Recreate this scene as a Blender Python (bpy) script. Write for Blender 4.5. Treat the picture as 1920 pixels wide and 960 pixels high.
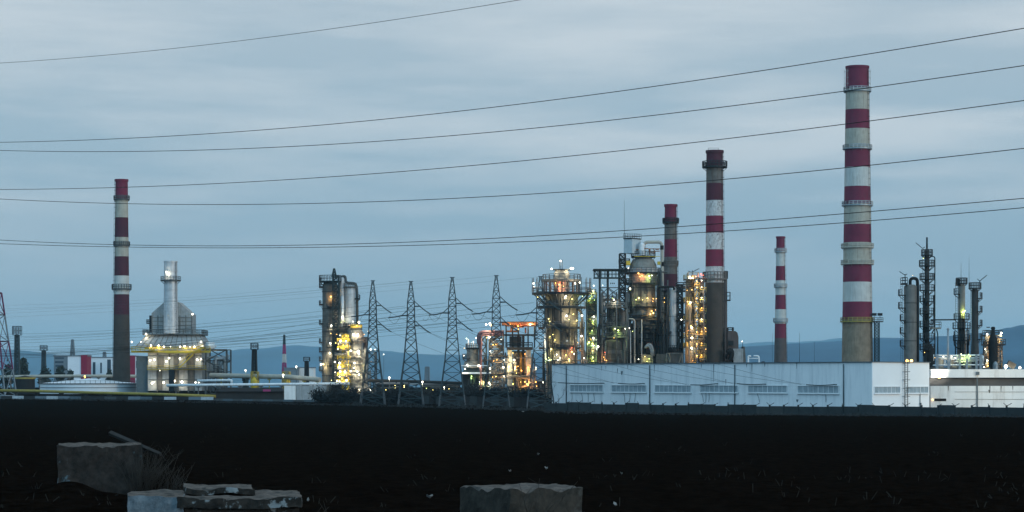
import bpy, math, random
from mathutils import Vector, Quaternion, noise as mnoise
random.seed(7)
for _o in list(bpy.data.objects): bpy.data.objects.remove(_o)
SC = bpy.context.scene
COL = SC.collection
PI = math.pi
R = math.radians
# ------------------------------------------------------------------ camera, sky, sun, exposure
F = 4330.0            # focal length in photo pixels (photo is 1920 wide)
HZ = 706.0            # photo row of the horizon
H = 6.4               # camera height above the plain
cam = bpy.data.cameras.new('camera'); camo = bpy.data.objects.new('camera', cam); COL.objects.link(camo)
camo.location = (0, 0, H); camo.rotation_euler = (PI/2, 0, 0)
cam.sensor_fit = 'HORIZONTAL'; cam.sensor_width = 36.0; cam.lens = 36.0*F/1920.0
cam.shift_y = (HZ-480.0)/1920.0
cam.clip_start = 0.5; cam.clip_end = 80000
SC.camera = camo

SUN_AZ, SUN_EL = R(128), R(8)      # behind the camera, to its right, low
W = bpy.data.worlds.new('World'); SC.world = W; W.use_nodes = True
wn, wl = W.node_tree.nodes, W.node_tree.links
for n in list(wn): wn.remove(n)
def wnode(t, **k):
    n = wn.new(t)
    for a, b in k.items(): setattr(n, a, b)
    return n
wo = wnode('ShaderNodeOutputWorld'); bg = wnode('ShaderNodeBackground'); wl.new(bg.outputs[0], wo.inputs[0])
tc = wnode('ShaderNodeTexCoord'); sx = wnode('ShaderNodeSeparateXYZ'); wl.new(tc.outputs['Generated'], sx.inputs[0])
mr = wnode('ShaderNodeMapRange'); mr.inputs[1].default_value = 0; mr.inputs[2].default_value = 0.25
wl.new(sx.outputs[2], mr.inputs[0])
rp = wnode('ShaderNodeValToRGB'); wl.new(mr.outputs[0], rp.inputs[0])
SKY = [(0.0, (.285,.415,.530)), (.12, (.296,.438,.550)), (.26, (.315,.462,.575)), (.39, (.358,.500,.606)), (.62, (.440,.552,.640)), (1.0, (.49,.585,.67))]
el = rp.color_ramp.elements
el[0].position = SKY[0][0]; el[0].color = SKY[0][1]+(1,)
el[1].position = SKY[-1][0]; el[1].color = SKY[-1][1]+(1,)
for p_, c_ in SKY[1:-1]:
    e = el.new(p_); e.color = c_+(1,)
# streaky cloud layer
mp = wnode('ShaderNodeMapping'); mp.inputs['Scale'].default_value = (3.0, 3.0, 24.0); mp.inputs['Location'].default_value = (3.1, 0.4, 1.3)
wl.new(tc.outputs['Generated'], mp.inputs[0])
nz = wnode('ShaderNodeTexNoise'); nz.inputs['Scale'].default_value = 1.5; nz.inputs['Detail'].default_value = 7; nz.inputs['Roughness'].default_value = .55
wl.new(mp.outputs[0], nz.inputs['Vector'])
cr = wnode('ShaderNodeValToRGB'); cr.color_ramp.elements[0].position = .42; cr.color_ramp.elements[1].position = .62
wl.new(nz.outputs[0], cr.inputs[0])
hm = wnode('ShaderNodeMapRange'); hm.interpolation_type = 'SMOOTHSTEP'
hm.inputs[1].default_value = .02; hm.inputs[2].default_value = .125; hm.inputs[3].default_value = .10; hm.inputs[4].default_value = .95
wl.new(sx.outputs[2], hm.inputs[0])
mu = wnode('ShaderNodeMath', operation='MULTIPLY'); wl.new(cr.outputs[0], mu.inputs[0]); wl.new(hm.outputs[0], mu.inputs[1])
mx = wnode('ShaderNodeMix', data_type='RGBA'); wl.new(mu.outputs[0], mx.inputs['Factor'])
wl.new(rp.outputs[0], mx.inputs[6]); mx.inputs[7].default_value = (.61,.69,.75,1)
sk = wnode('ShaderNodeTexSky', sky_type='NISHITA'); sk.sun_disc = False; sk.sun_elevation = SUN_EL; sk.sun_rotation = SUN_AZ
skm = wnode('ShaderNodeVectorMath', operation='SCALE'); skm.inputs[3].default_value = .06; wl.new(sk.outputs[0], skm.inputs[0])
mx2 = wnode('ShaderNodeMix', data_type='RGBA'); mx2.inputs['Factor'].default_value = .06
wl.new(mx.outputs[2], mx2.inputs[6]); wl.new(skm.outputs[0], mx2.inputs[7])
bk = wnode('ShaderNodeMapRange'); bk.interpolation_type = 'SMOOTHSTEP'      # the afterglow side of the sky is brighter
bk.inputs[1].default_value = .5; bk.inputs[2].default_value = -.6; bk.inputs[3].default_value = 0.0; bk.inputs[4].default_value = 1.0
wl.new(sx.outputs[1], bk.inputs[0])
bc = wnode('ShaderNodeMix', data_type='RGBA'); wl.new(bk.outputs[0], bc.inputs['Factor']); bc.inputs[6].default_value = (1,1,1,1); bc.inputs[7].default_value = (1.08,1.72,2.12,1)
sc2 = wnode('ShaderNodeVectorMath', operation='MULTIPLY'); wl.new(mx2.outputs[2], sc2.inputs[0]); wl.new(bc.outputs[2], sc2.inputs[1])
wl.new(sc2.outputs[0], bg.inputs[0]); bg.inputs[1].default_value = 1.0

sl = bpy.data.lights.new('sun', 'SUN'); sl.energy = 0.98; sl.angle = R(14); sl.color = (1.0, .90, .76)
so = bpy.data.objects.new('sun', sl); COL.objects.link(so)
SV = Vector((math.sin(SUN_AZ)*math.cos(SUN_EL), math.cos(SUN_AZ)*math.cos(SUN_EL), math.sin(SUN_EL)))
so.rotation_mode = 'QUATERNION'; so.rotation_quaternion = SV.to_track_quat('Z', 'Y'); so.location = (60, -60, 120)
SC.view_settings.view_transform = 'Standard'; SC.view_settings.look = 'None'
SC.view_settings.exposure = 0; SC.view_settings.gamma = 1; SC.view_settings.use_curve_mapping = False

# ------------------------------------------------------------------ materials
MATS = {}
def mat(name, c1, c2=None, scale=.6, rough=.75, metal=0.0, streak=None, amt=.5, bump=0.0, emit=None, st=0.0, sstretch=(1.3,1.3,.10), spec=.3):
    m = bpy.data.materials.new(name); m.use_nodes = True; MATS[name] = m
    n, l = m.node_tree.nodes, m.node_tree.links
    b = n['Principled BSDF']; b.inputs['Roughness'].default_value = rough; b.inputs['Metallic'].default_value = metal
    b.inputs['Specular IOR Level'].default_value = spec
    t = n.new('ShaderNodeTexCoord')
    z = n.new('ShaderNodeTexNoise'); z.inputs['Scale'].default_value = scale; z.inputs['Detail'].default_value = 7; z.inputs['Roughness'].default_value = .62
    l.new(t.outputs['Object'], z.inputs['Vector'])
    r = n.new('ShaderNodeValToRGB'); r.color_ramp.elements[0].position = .36; r.color_ramp.elements[1].position = .66
    r.color_ramp.elements[0].color = tuple(c1)+(1,); r.color_ramp.elements[1].color = tuple(c2 or c1)+(1,)
    l.new(z.outputs[0], r.inputs[0]); out = r.outputs[0]
    if streak:
        mpg = n.new('ShaderNodeMapping'); mpg.inputs['Scale'].default_value = sstretch; l.new(t.outputs['Object'], mpg.inputs[0])
        z2 = n.new('ShaderNodeTexNoise'); z2.inputs['Scale'].default_value = 1.6; z2.inputs['Detail'].default_value = 6; z2.inputs['Roughness'].default_value = .65
        l.new(mpg.outputs[0], z2.inputs['Vector'])
        r2 = n.new('ShaderNodeValToRGB'); r2.color_ramp.elements[0].position = .50; r2.color_ramp.elements[1].position = .72
        r2.color_ramp.elements[1].color = (amt, amt, amt, 1)
        l.new(z2.outputs[0], r2.inputs[0])
        x = n.new('ShaderNodeMix'); x.data_type = 'RGBA'; l.new(r2.outputs[0], x.inputs['Factor'])
        l.new(out, x.inputs[6]); x.inputs[7].default_value = tuple(streak)+(1,); out = x.outputs[2]
    l.new(out, b.inputs['Base Color'])
    if bump:
        bm_ = n.new('ShaderNodeBump'); bm_.inputs['Strength'].default_value = bump; bm_.inputs['Distance'].default_value = .2
        z3 = n.new('ShaderNodeTexNoise'); z3.inputs['Scale'].default_value = scale*6; z3.inputs['Detail'].default_value = 8
        l.new(t.outputs['Object'], z3.inputs['Vector']); l.new(z3.outputs[0], bm_.inputs['Height']); l.new(bm_.outputs[0], b.inputs['Normal'])
    if False: pass
    if emit:
        b.inputs['Emission Color'].default_value = tuple(emit)+(1,); b.inputs['Emission Strength'].default_value = st
    return m
rust = (.09,.045,.028)
mat('red_paint', (.160,.014,.040), (.125,.012,.034), .35, .7, streak=(.10,.03,.035), amt=.45)
mat('dull_red', (.075,.013,.026), (.055,.013,.022), .4, .75, streak=(.05,.03,.03), amt=.6)
mat('cream_paint', (.41,.37,.30), (.33,.30,.245), .4, .75, streak=(.17,.14,.11), amt=.6)
mat('white_paint', (.52,.51,.47), (.45,.44,.41), .4, .75, streak=(.26,.22,.18), amt=.55)
mat('rusty_white', (.52,.52,.51), (.40,.38,.36), .8, .75, streak=(.05,.03,.022), amt=1.0, sstretch=(1.1,1.1,.55))
mat('rusty_grey', (.15,.135,.12), (.10,.085,.075), .6, .8, streak=rust, amt=.8)
mat('stack_concrete', (.074,.058,.046), (.050,.040,.033), .35, .85, streak=(.05,.04,.035), amt=.6)
mat('pale_concrete', (.26,.20,.14), (.17,.13,.09), .35, .85, streak=(.11,.08,.055), amt=.75)
mat('brown_concrete', (.10,.080,.074), (.075,.06,.056), .35, .85, streak=(.07,.05,.045), amt=.6)
mat('dark_steel', (.014,.019,.022), (.010,.013,.015), 1.2, .6, .3, streak=(.05,.03,.02), amt=.4)
mat('green_steel', (.018,.034,.037), (.013,.024,.027), 1.2, .6, .2)
mat('grey_steel', (.080,.085,.085), (.055,.060,.060), 1.2, .55, .3, streak=(.09,.06,.04), amt=.4)
mat('galvanised', (.30,.32,.33), (.22,.24,.25), 1.5, .5, .5)
mat('silver_cladding', (.50,.51,.52), (.40,.41,.42), .8, .42, .12, streak=(.18,.16,.14), amt=.5)
mat('grey_cladding', (.34,.345,.34), (.26,.265,.26), .8, .6, .2, streak=(.13,.10,.08), amt=.55)
mat('column_grey', (.17,.16,.145), (.12,.112,.10), .5, .75, streak=(.06,.05,.045), amt=.6)
mat('vessel_brown', (.135,.125,.110), (.080,.073,.064), .5, .75, streak=(.05,.04,.033), amt=.7)
mat('orange_lagging', (.20,.15,.09), (.13,.10,.065), .5, .7, streak=(.07,.05,.03), amt=.6)
mat('vessel_pale', (.25,.235,.205), (.16,.15,.13), .5, .7, streak=(.13,.10,.075), amt=.7)
mat('vessel_dark', (.045,.043,.040), (.03,.028,.026), .5, .7, streak=(.035,.03,.028), amt=.6)
mat('soot_black', (.007,.007,.008), (.011,.011,.011), .8, .8)
mat('lagging_white', (.74,.75,.75), (.64,.65,.65), .8, .6, streak=(.3,.27,.24), amt=.5)
mat('yellow_paint', (.55,.40,.04), (.45,.32,.035), .8, .6, streak=(.2,.13,.05), amt=.4)
mat('gas_pipe_yellow', (.30,.23,.045), (.22,.17,.04), .8, .6)
mat('orange_rust', (.30,.12,.05), (.20,.08,.04), .8, .75)
mat('brick_red', (.14,.055,.042), (.10,.04,.033), .6, .8)
mat('beige_lagging', (.40,.37,.31), (.32,.29,.24), .5, .7, streak=(.2,.16,.12), amt=.5)
mat('hall_plaster', (.74,.75,.75), (.66,.68,.69), .12, .85, streak=(.32,.36,.39), amt=.42, sstretch=(.55,.55,.05))
mat('end_plaster', (.80,.80,.79), (.75,.75,.74), .2, .85)
mat('annex_plaster', (.74,.72,.69), (.66,.64,.61), .25, .85, streak=(.38,.34,.30), amt=.55, sstretch=(.6,.6,.09))
mat('recess_shade_grey', (.060,.060,.062), (.08,.08,.08), .4, .5)
mat('glass_blocks', (.31,.37,.40), (.22,.275,.305), .9, .3, streak=(.30,.34,.36), amt=.7, sstretch=(.8,.8,.8))
mat('frame_white', (.68,.69,.69), None, 1, .7)
mat('pipe_grey', (.09,.12,.135), (.07,.09,.10), 1, .6)
mat('fence_concrete', (.034,.040,.040), (.021,.027,.029), .5, .9, streak=(.025,.03,.033), amt=.7)
mat('fence_pale', (.048,.050,.048), (.034,.036,.034), .5, .9, streak=(.03,.035,.035), amt=.6)
mat('wire_metal', (.003,.005,.006), None, 1, .6, .3)
mat('wire_faint', (.05,.06,.065), None, 1, .6, .3)
mat('insulator_glass', (.03,.05,.055), None, 1, .4)
mat('pylon_steel', (.042,.064,.071), (.030,.048,.055), .5, .6, .35)
mat('foot_steel', (.10,.11,.115), (.07,.08,.085), .5, .6, .35)
mat('straw_dark', (.016,.014,.011), (.010,.009,.007), 2, .95)
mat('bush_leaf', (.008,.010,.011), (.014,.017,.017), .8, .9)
mat('tree_leaf', (.018,.030,.028), (.030,.045,.038), .5, .9)
mat('bark', (.030,.028,.026), (.045,.04,.035), 2, .9)
mat('dry_stem', (.060,.055,.046), (.04,.036,.03), 2, .9)
mat('weed_stem', (.030,.026,.021), (.02,.018,.015), 2, .95)
mat('site_dark', (.018,.018,.018), (.03,.028,.026), .4, .9)
mat('office_white', (.70,.72,.74), (.64,.66,.68), .2, .8)
mat('office_red', (.26,.018,.05), (.21,.018,.045), .2, .8)
mat('office_glass', (.05,.07,.09), None, 1, .2)
mat('far_grey', (.16,.19,.21), (.13,.16,.18), .2, .8)
mat('magenta_paint', (.30,.04,.13), (.22,.035,.10), .5, .7)
mat('litter_white', (.16,.16,.155), None, 1, .8)
mat('dull_pink', (.17,.085,.095), (.12,.06,.065), .8, .7)
mat('pale_blue_sheet', (.42,.49,.52), (.36,.43,.46), .8, .6, streak=(.2,.22,.22), amt=.4)
mat('purple_paint', (.13,.028,.075), (.10,.025,.06), .5, .8)
mat('weathered_timber', (.030,.028,.026), (.018,.017,.016), 2, .9)
mat('forest_haze_blue', (.002,.040,.088), (.022,.092,.165), .0016, .95)  # blue of distant haze is put into the forest surface colour
LAMPC = {'W': ((1,.92,.72), 9), 'Y': ((1,.78,.22), 8), 'G': ((.78,1,.30), 6), 'O': ((1,.46,.12), 6), 'A': ((1,.55,.14), 7), 'R': ((1,.16,.07), 4)}
LIGHTC = {'W': (1,.88,.62), 'Y': (1,.78,.28), 'G': (.78,1,.26), 'O': (1,.44,.12), 'A': (1,.58,.18), 'R': (1,.28,.14)}
LN = {'W': 'white', 'Y': 'yellow', 'G': 'green', 'O': 'orange', 'A': 'amber', 'R': 'red'}
for k, (c, st) in LAMPC.items(): mat('lamp_'+LN[k], c, None, 1, .5, emit=c, st=st)

def soil():
    m = bpy.data.materials.new('ploughed_soil'); m.use_nodes = True; MATS['soil'] = m
    n, l = m.node_tree.nodes, m.node_tree.links; b = n['Principled BSDF']; b.inputs['Roughness'].default_value = 1; b.inputs['Specular IOR Level'].default_value = 0
    t = n.new('ShaderNodeTexCoord')
    def nzz(s, d=7, ro=.65):
        z = n.new('ShaderNodeTexNoise'); z.inputs['Scale'].default_value = s; z.inputs['Detail'].default_value = d; z.inputs['Roughness'].default_value = ro
        l.new(t.outputs['Object'], z.inputs['Vector']); return z
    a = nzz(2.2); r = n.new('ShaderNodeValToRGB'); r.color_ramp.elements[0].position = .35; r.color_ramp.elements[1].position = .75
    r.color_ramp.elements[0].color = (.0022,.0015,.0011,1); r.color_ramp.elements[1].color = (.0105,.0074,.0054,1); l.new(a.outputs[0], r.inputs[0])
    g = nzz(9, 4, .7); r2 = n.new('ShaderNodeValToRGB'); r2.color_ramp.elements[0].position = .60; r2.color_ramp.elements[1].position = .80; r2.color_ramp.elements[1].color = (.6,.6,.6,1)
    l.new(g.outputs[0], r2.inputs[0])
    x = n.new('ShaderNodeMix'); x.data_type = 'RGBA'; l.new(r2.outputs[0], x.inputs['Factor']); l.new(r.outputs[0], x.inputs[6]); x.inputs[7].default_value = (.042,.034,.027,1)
    l.new(x.outputs[2], b.inputs['Base Color'])
    bm_ = n.new('ShaderNodeBump'); bm_.inputs['Strength'].default_value = .9; bm_.inputs['Distance'].default_value = .12
    z3 = nzz(4.5, 8, .7); l.new(z3.outputs[0], bm_.inputs['Height']); l.new(bm_.outputs[0], b.inputs['Normal'])
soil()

# ------------------------------------------------------------------ mesh helper
def mm(names):
    if isinstance(names, str): names = [names]
    return [MATS[k] for k in names]
class MB:
    def __init__(s): s.v = []; s.f = []; s.mi = []; s.sm = []; s.m = 0
    def face(s, idx, sm=False): s.f.append(idx); s.mi.append(s.m); s.sm.append(sm)
    def poly(s, pts, sm=False):
        b = len(s.v); s.v += [tuple(p) for p in pts]; s.face(list(range(b, b+len(pts))), sm)
    def hexa(s, p):     # 8 points: bottom 4 (ccw), top 4
        b = len(s.v); s.v += [tuple(q) for q in p]
        for q in ((3,2,1,0),(4,5,6,7),(0,1,5,4),(1,2,6,5),(2,3,7,6),(3,0,4,7)): s.face([b+i for i in q])
    def box(s, x0, x1, y0, y1, z0, z1):
        s.hexa([(x0,y0,z0),(x1,y0,z0),(x1,y1,z0),(x0,y1,z0),(x0,y0,z1),(x1,y0,z1),(x1,y1,z1),(x0,y1,z1)])
    def obox(s, c, u, hu, v, hv, hz):     # box in a plan frame u, v
        c = Vector(c); u = Vector(u); v = Vector(v); zz = Vector((0,0,hz))
        q = [c-u*hu-v*hv, c+u*hu-v*hv, c+u*hu+v*hv, c-u*hu+v*hv]
        s.hexa([p-zz for p in q]+[p+zz for p in q])
    def bar(s, p, q, r, n=4, r2=None):
        p = Vector(p); q = Vector(q); d = q-p
        if d.length < 1e-6: return
        d.normalize(); a = d.orthogonal().normalized(); c = d.cross(a); b = len(s.v); r2 = r if r2 is None else r2
        for (o, rr) in ((p, r), (q, r2)):
            for i in range(n):
                t = 2*PI*(i+.5)/n; s.v.append(tuple(o+a*math.cos(t)*rr+c*math.sin(t)*rr))
        for i in range(n): j = (i+1) % n; s.face([b+i, b+j, b+n+j, b+n+i], n > 5)
        s.face([b+i for i in range(n)][::-1]); s.face([b+n+i for i in range(n)])
    def tube(s, pts, r, n=8, closed_caps=True):
        pts = [Vector(p) for p in pts]; k = len(pts); b = len(s.v); pa = None
        for i, p in enumerate(pts):
            d = (pts[min(i+1, k-1)]-pts[max(i-1, 0)]).normalized()
            if pa is None: a = d.orthogonal().normalized()
            else:
                a = pa-d*pa.dot(d); a = a.normalized() if a.length > 1e-5 else d.orthogonal().normalized()
            pa = a; c = d.cross(a); rr = r[i] if isinstance(r, (list, tuple)) else r
            for j in range(n):
                t = 2*PI*j/n; s.v.append(tuple(p+a*math.cos(t)*rr+c*math.sin(t)*rr))
        for i in range(k-1):
            for j in range(n):
                j2 = (j+1) % n; s.face([b+i*n+j, b+i*n+j2, b+(i+1)*n+j2, b+(i+1)*n+j], True)
        if closed_caps:
            s.face([b+j for j in range(n)][::-1]); s.face([b+(k-1)*n+j for j in range(n)])
    def lathe(s, cx, cy, prof, n=28, mats=None):     # prof: (r, z) from the bottom up
        for i in range(len(prof)-1):
            (r0, z0), (r1, z1) = prof[i], prof[i+1]
            if mats: s.m = mats[i]
            b = len(s.v)
            for (r, z) in ((r0, z0), (r1, z1)):
                for j in range(n):
                    t = 2*PI*j/n; s.v.append((cx+r*math.cos(t), cy+r*math.sin(t), z))
            for j in range(n):
                j2 = (j+1) % n; s.face([b+j, b+j2, b+n+j2, b+n+j], True)
        b = len(s.v); r, z = prof[-1]
        if r > .01:
            for j in range(n):
                t = 2*PI*j/n; s.v.append((cx+r*math.cos(t), cy+r*math.sin(t), z))
            s.face([b+j for j in range(n)])
    def arc(s, cx, cy, r0, r1, z0, z1, a0=0, a1=360, n=None):     # solid ring sector
        n = n or max(3, int(abs(a1-a0)/14)); b = len(s.v)
        for i in range(n+1):
            t = R(a0+(a1-a0)*i/n); c, k = math.cos(t), math.sin(t)
            s.v += [(cx+r0*c, cy+r0*k, z0), (cx+r1*c, cy+r1*k, z0), (cx+r1*c, cy+r1*k, z1), (cx+r0*c, cy+r0*k, z1)]
        for i in range(n):
            o, p = b+4*i, b+4*(i+1)
            for q in range(4):
                q2 = (q+1) % 4; s.face([o+q, p+q, p+q2, o+q2])
        if abs(a1-a0) < 359:
            s.face([b, b+1, b+2, b+3]); s.face([b+4*n+3, b+4*n+2, b+4*n+1, b+4*n])
    def rail(s, cx, cy, r, z, h=1.15, a0=0, a1=360, w=.05, step=16, mids=2):
        w *= 1.35
        n = max(2, int(abs(a1-a0)/step)); pts = []
        for i in range(n+1):
            t = R(a0+(a1-a0)*i/n); pts.append((cx+r*math.cos(t), cy+r*math.sin(t)))
        for i, (x, y) in enumerate(pts):
            s.bar((x,y,z), (x,y,z+h), w, 3)
            if i < n:
                x2, y2 = pts[i+1]
                for k in range(1, mids+1): s.bar((x,y,z+h*k/mids), (x2,y2,z+h*k/mids), w*.9, 3)
    def rrail(s, x0, x1, y0, y1, z, h=1.15, w=.05, step=1.6, sides='fblr'):
        w *= 1.35
        def run(p, q):
            L = math.hypot(q[0]-p[0], q[1]-p[1]); n = max(1, int(L/step))
            for i in range(n+1):
                t = i/n; x, y = p[0]+(q[0]-p[0])*t, p[1]+(q[1]-p[1])*t; s.bar((x,y,z), (x,y,z+h), w, 3)
            for k in (.5, 1): s.bar((p[0],p[1],z+h*k), (q[0],q[1],z+h*k), w, 3)
        if 'f' in sides: run((x0,y0), (x1,y0))
        if 'b' in sides: run((x0,y1), (x1,y1))
        if 'l' in sides: run((x0,y0), (x0,y1))
        if 'r' in sides: run((x1,y0), (x1,y1))
    def lattice(s, x0, x1, y0, y1, z0, z1, n, r, br=None, t=1.0, faces='fblr', zig=False, foot=True):   # t: top width / base width
        br = br or r*.65; cx, cy = (x0+x1)/2, (y0+y1)/2
        def lev(i):
            z = z0+(z1-z0)*i/n; k = 1+(t-1)*i/n
            return [Vector((cx+(x-cx)*k, cy+(y-cy)*k, z)) for x, y in ((x0,y0),(x1,y0),(x1,y1),(x0,y1))]
        L = [lev(i) for i in range(n+1)]; r *= 1.35; br *= 1.35
        for c in range(4): s.bar(L[0][c], L[n][c], r)
        sides = [k for k, ch in ((0,'f'),(1,'r'),(2,'b'),(3,'l')) if ch in faces]
        for i in range(n+1):
            for c in sides:
                e = (c+1) % 4
                if i or foot: s.bar(L[i][c], L[i][e], br)
                if i < n:
                    if zig:
                        s.bar(*((L[i][c], L[i+1][e]) if i % 2 else (L[i][e], L[i+1][c])), br)
                    else:
                        s.bar(L[i][c], L[i+1][e], br); s.bar(L[i][e], L[i+1][c], br)
    def ladder(s, x, y, z0, z1, w=.5, r=.05, cage=True, out=-.7):
        s.bar((x-w/2,y,z0), (x-w/2,y,z1), r, 3); s.bar((x+w/2,y,z0), (x+w/2,y,z1), r, 3)
        z = z0
        while z < z1:
            s.bar((x-w/2,y,z), (x+w/2,y,z), r*.6, 3); z += .6
        if cage:
            z = z0+2.4
            while z < z1:
                s.tube([(x-w/2,y,z),(x-w*.7,y+out*.7,z),(x,y+out,z),(x+w*.7,y+out*.7,z),(x+w/2,y,z)], r*.6, 3); z += 1.5
    def build(s, name, mats, parent=None):
        me = bpy.data.meshes.new(name); me.from_pydata(s.v, [], s.f); me.update()
        for m in mm(mats): me.materials.append(m)
        me.polygons.foreach_set('material_index', s.mi); me.polygons.foreach_set('use_smooth', s.sm)
        o = bpy.data.objects.new(name, me); COL.objects.link(o)
        if parent is not None: o.parent = parent
        return o
def tag(o, label=None, cat=None, group=None, kind=None):
    if label: o['label'] = label
    if cat: o['category'] = cat
    if group: o['group'] = group
    if kind: o['kind'] = kind
    return o
def structure(o): o['kind'] = 'structure'; return o
def at(px, py, d): return Vector(((px-960)*d/F, d, H+(HZ-py)*d/F))
def children(o): return [c for c in bpy.data.objects if c.parent == o]
def copy_tree(o, parent=None):
    kids = list(o.children)
    c = o.copy(); COL.objects.link(c)
    if parent is not None: c.parent = parent
    for k in kids: copy_tree(k, c)
    return c
def elbow(p, q, r, k=6):
    """path p -> corner q -> r with a rounded corner, to be extended by the caller"""
    p, q, r = Vector(p), Vector(q), Vector(r); e = min((p-q).length, (r-q).length)*.45
    a, b = q+(p-q).normalized()*e, q+(r-q).normalized()*e
    return [a*(1-t)**2+q*2*t*(1-t)+b*t*t for t in [i/k for i in range(k+1)]]
def rpath(pts, rad=1.0, k=5):
    pts = [Vector(p) for p in pts]; out = [pts[0]]
    for i in range(1, len(pts)-1):
        p, q, r = pts[i-1], pts[i], pts[i+1]; e = min((p-q).length*.48, (r-q).length*.48, rad)
        a, b = q+(p-q).normalized()*e, q+(r-q).normalized()*e
        out += [a*(1-t)**2+q*2*t*(1-t)+b*t*t for t in [j/k for j in range(k+1)]]
    return out+[pts[-1]]

LAMPMESH = {}; LAMPLIGHT = {}; LPOW = 330.0
def lampmesh(col):
    if col not in LAMPMESH:
        b = MB(); pr = [(.001,-1),(.6,-.8),(.95,-.3),(.95,.3),(.6,.8),(.001,1)]
        b.lathe(0, 0, pr, 8)
        o = b.build('lamp', 'lamp_'+LN[col]); LAMPMESH[col] = o.data; bpy.data.objects.remove(o)
    return LAMPMESH[col]
class T:
    """a thing standing at photo column px, distance d; x(px), z(py) give its local metres"""
    def __init__(s, name, label, cat, px, d, group=None, z0=0.0, lp=1.0):
        s.lp = lp; s.lmin = 1.75
        s.px, s.d, s.s = px, d, d/F
        s.o = bpy.data.objects.new(name, None); COL.objects.link(s.o); s.o.location = ((px-960)*d/F, d, z0); s.z0 = z0
        s.o.empty_display_size = .5; tag(s.o, label, cat, group)
    def x(s, px): return (px-s.px)*s.s
    def z(s, py): return H+(HZ-py)*s.s-s.z0
    def w(s, n): return n*s.s
    def part(s, name, mb, mats, parent=None): return mb.build(name, mats, parent or s.o)
    def lamp(s, px, py, col='W', y=-1.0, r=2.0):
        o = bpy.data.objects.new('lamp', lampmesh(col)); COL.objects.link(o); o.parent = s.o
        o.location = (s.x(px), y, s.z(py)); k = r*s.s*((.60 if r >= 2.2 else .45) if col == 'W' else (.48 if r >= 2.4 else .38)); o.scale = (k, k, k)
        if r >= s.lmin:
            key = (col, round(r, 1), s.lp)
            if key not in LAMPLIGHT:
                L = bpy.data.lights.new('lamp_light', 'POINT'); L.color = LIGHTC[col]; L.energy = LPOW*s.lp*(r/2.2)**2; L.shadow_soft_size = .15; LAMPLIGHT[key] = L
            q = bpy.data.objects.new('lamp_light', LAMPLIGHT[key]); COL.objects.link(q); q.parent = s.o; q.location = (s.x(px), y+.12, s.z(py)-.55)
        return o
    def lamps(s, lst, y=-1.0):
        for t in lst:
            s.lamp(t[0], t[1], t[2] if len(t) > 2 else 'W', t[4] if len(t) > 4 else y, t[3] if len(t) > 3 else 1.8)
    def platform(s, cx, cy, py, r0, r1, a0=0, a1=360, m='grey_steel', rm=None, h=1.2, th=.5, braces=True, w=.07):
        z = s.z(py); b = MB(); b.arc(cx, cy, r0, r1, z-th, z, a0, a1)
        if braces:
            n = max(2, int(abs(a1-a0)/40))
            for i in range(n+1):
                t = R(a0+(a1-a0)*i/n); c, k = math.cos(t), math.sin(t)
                b.bar((cx+r1*.97*c, cy+r1*.97*k, z-th), (cx+r0*c, cy+r0*k, z-th-(r1-r0)*.8), .07, 3)
        p = s.part('platform', b, m); q = MB(); q.rail(cx, cy, r1-.08, z, h, a0, a1, w); s.part('railing', q, rm or m, p); return p
    def deck(s, x0, x1, y0, y1, py, m='grey_steel', rm=None, h=1.2, th=.4, sides='fblr', w=.07):
        z = s.z(py); b = MB(); b.box(x0, x1, y0, y1, z-th, z); p = s.part('platform', b, m)
        q = MB(); q.rrail(x0+.06, x1-.06, y0+.06, y1-.06, z, h, w, sides=sides); s.part('railing', q, rm or m, p); return p
def pipes(b, rng, x0, x1, y0, y1, z0, z1, n, r=(.10,.28)):
    for _ in range(n):
        rr = rng.uniform(*r); x, y = rng.uniform(x0, x1), rng.uniform(y0, y1); z = rng.uniform(z0, z1); pts = [(x, y, z)]
        for k in range(rng.choice((1, 2, 3))):
            ax = rng.choice('xzzy'); p = list(pts[-1])
            if ax == 'x': p[0] = rng.uniform(x0, x1)
            elif ax == 'y': p[1] = rng.uniform(y0, y1)
            else: p[2] = rng.uniform(z0, z1)
            if abs(sum(p)-sum(pts[-1])) > 1: pts.append(tuple(p))
        if len(pts) > 1: b.tube(rpath(pts, .7, 3), rr, 6)
# ------------------------------------------------------------------ ground, hills, haze
def smooth(a, b, x):
    t = max(0, min(1, (x-a)/(b-a))); return t*t*(3-2*t)
def ground_z(x, d):
    if d < 385: z = 3.95*(1-d/385)
    else: z = 0
    return z-100*smooth(1350, 3400, d)
def build_ground():
    ds = [-150, -80, -30, 0, 15, 25]
    d = 32.0
    while d < 470: ds.append(d); d *= 1.0105
    while d < 1400: ds.append(d); d *= 1.05
    while d < 34000: ds.append(d); d *= 1.14
    ts = [-6, -3, -1.6, -.9, -.6, -.45, -.36, -.3]; t = -.27
    while t <= .2701: ts.append(t); t += .0024
    ts += [.3, .36, .45, .6, .9, 1.6, 3, 6]
    mb = MB(); nT = len(ts)
    for d in ds:
        for t in ts:
            x = t*(max(d, 0)+12); z = ground_z(x, d)
            if 28 < d < 440 and abs(t) < .28:
                z += mnoise.noise((x*.55, d*.55, 0))*.05+mnoise.noise((x*1.9, d*1.9, 3))*.055
                z += .42*math.exp(-((x-(130-960)*59.3/F)/.75)**2-((d-59.3)/.9)**2)
                z += .05*math.sin(d*1.1+mnoise.noise((x*.12, d*.12, 5))*3.0)*smooth(30, 60, d)
            mb.v.append((x, d, z))
    for i in range(len(ds)-1):
        for j in range(nT-1): mb.face([i*nT+j, i*nT+j+1, (i+1)*nT+j+1, (i+1)*nT+j], True)
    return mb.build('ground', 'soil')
structure(build_ground())

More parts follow.
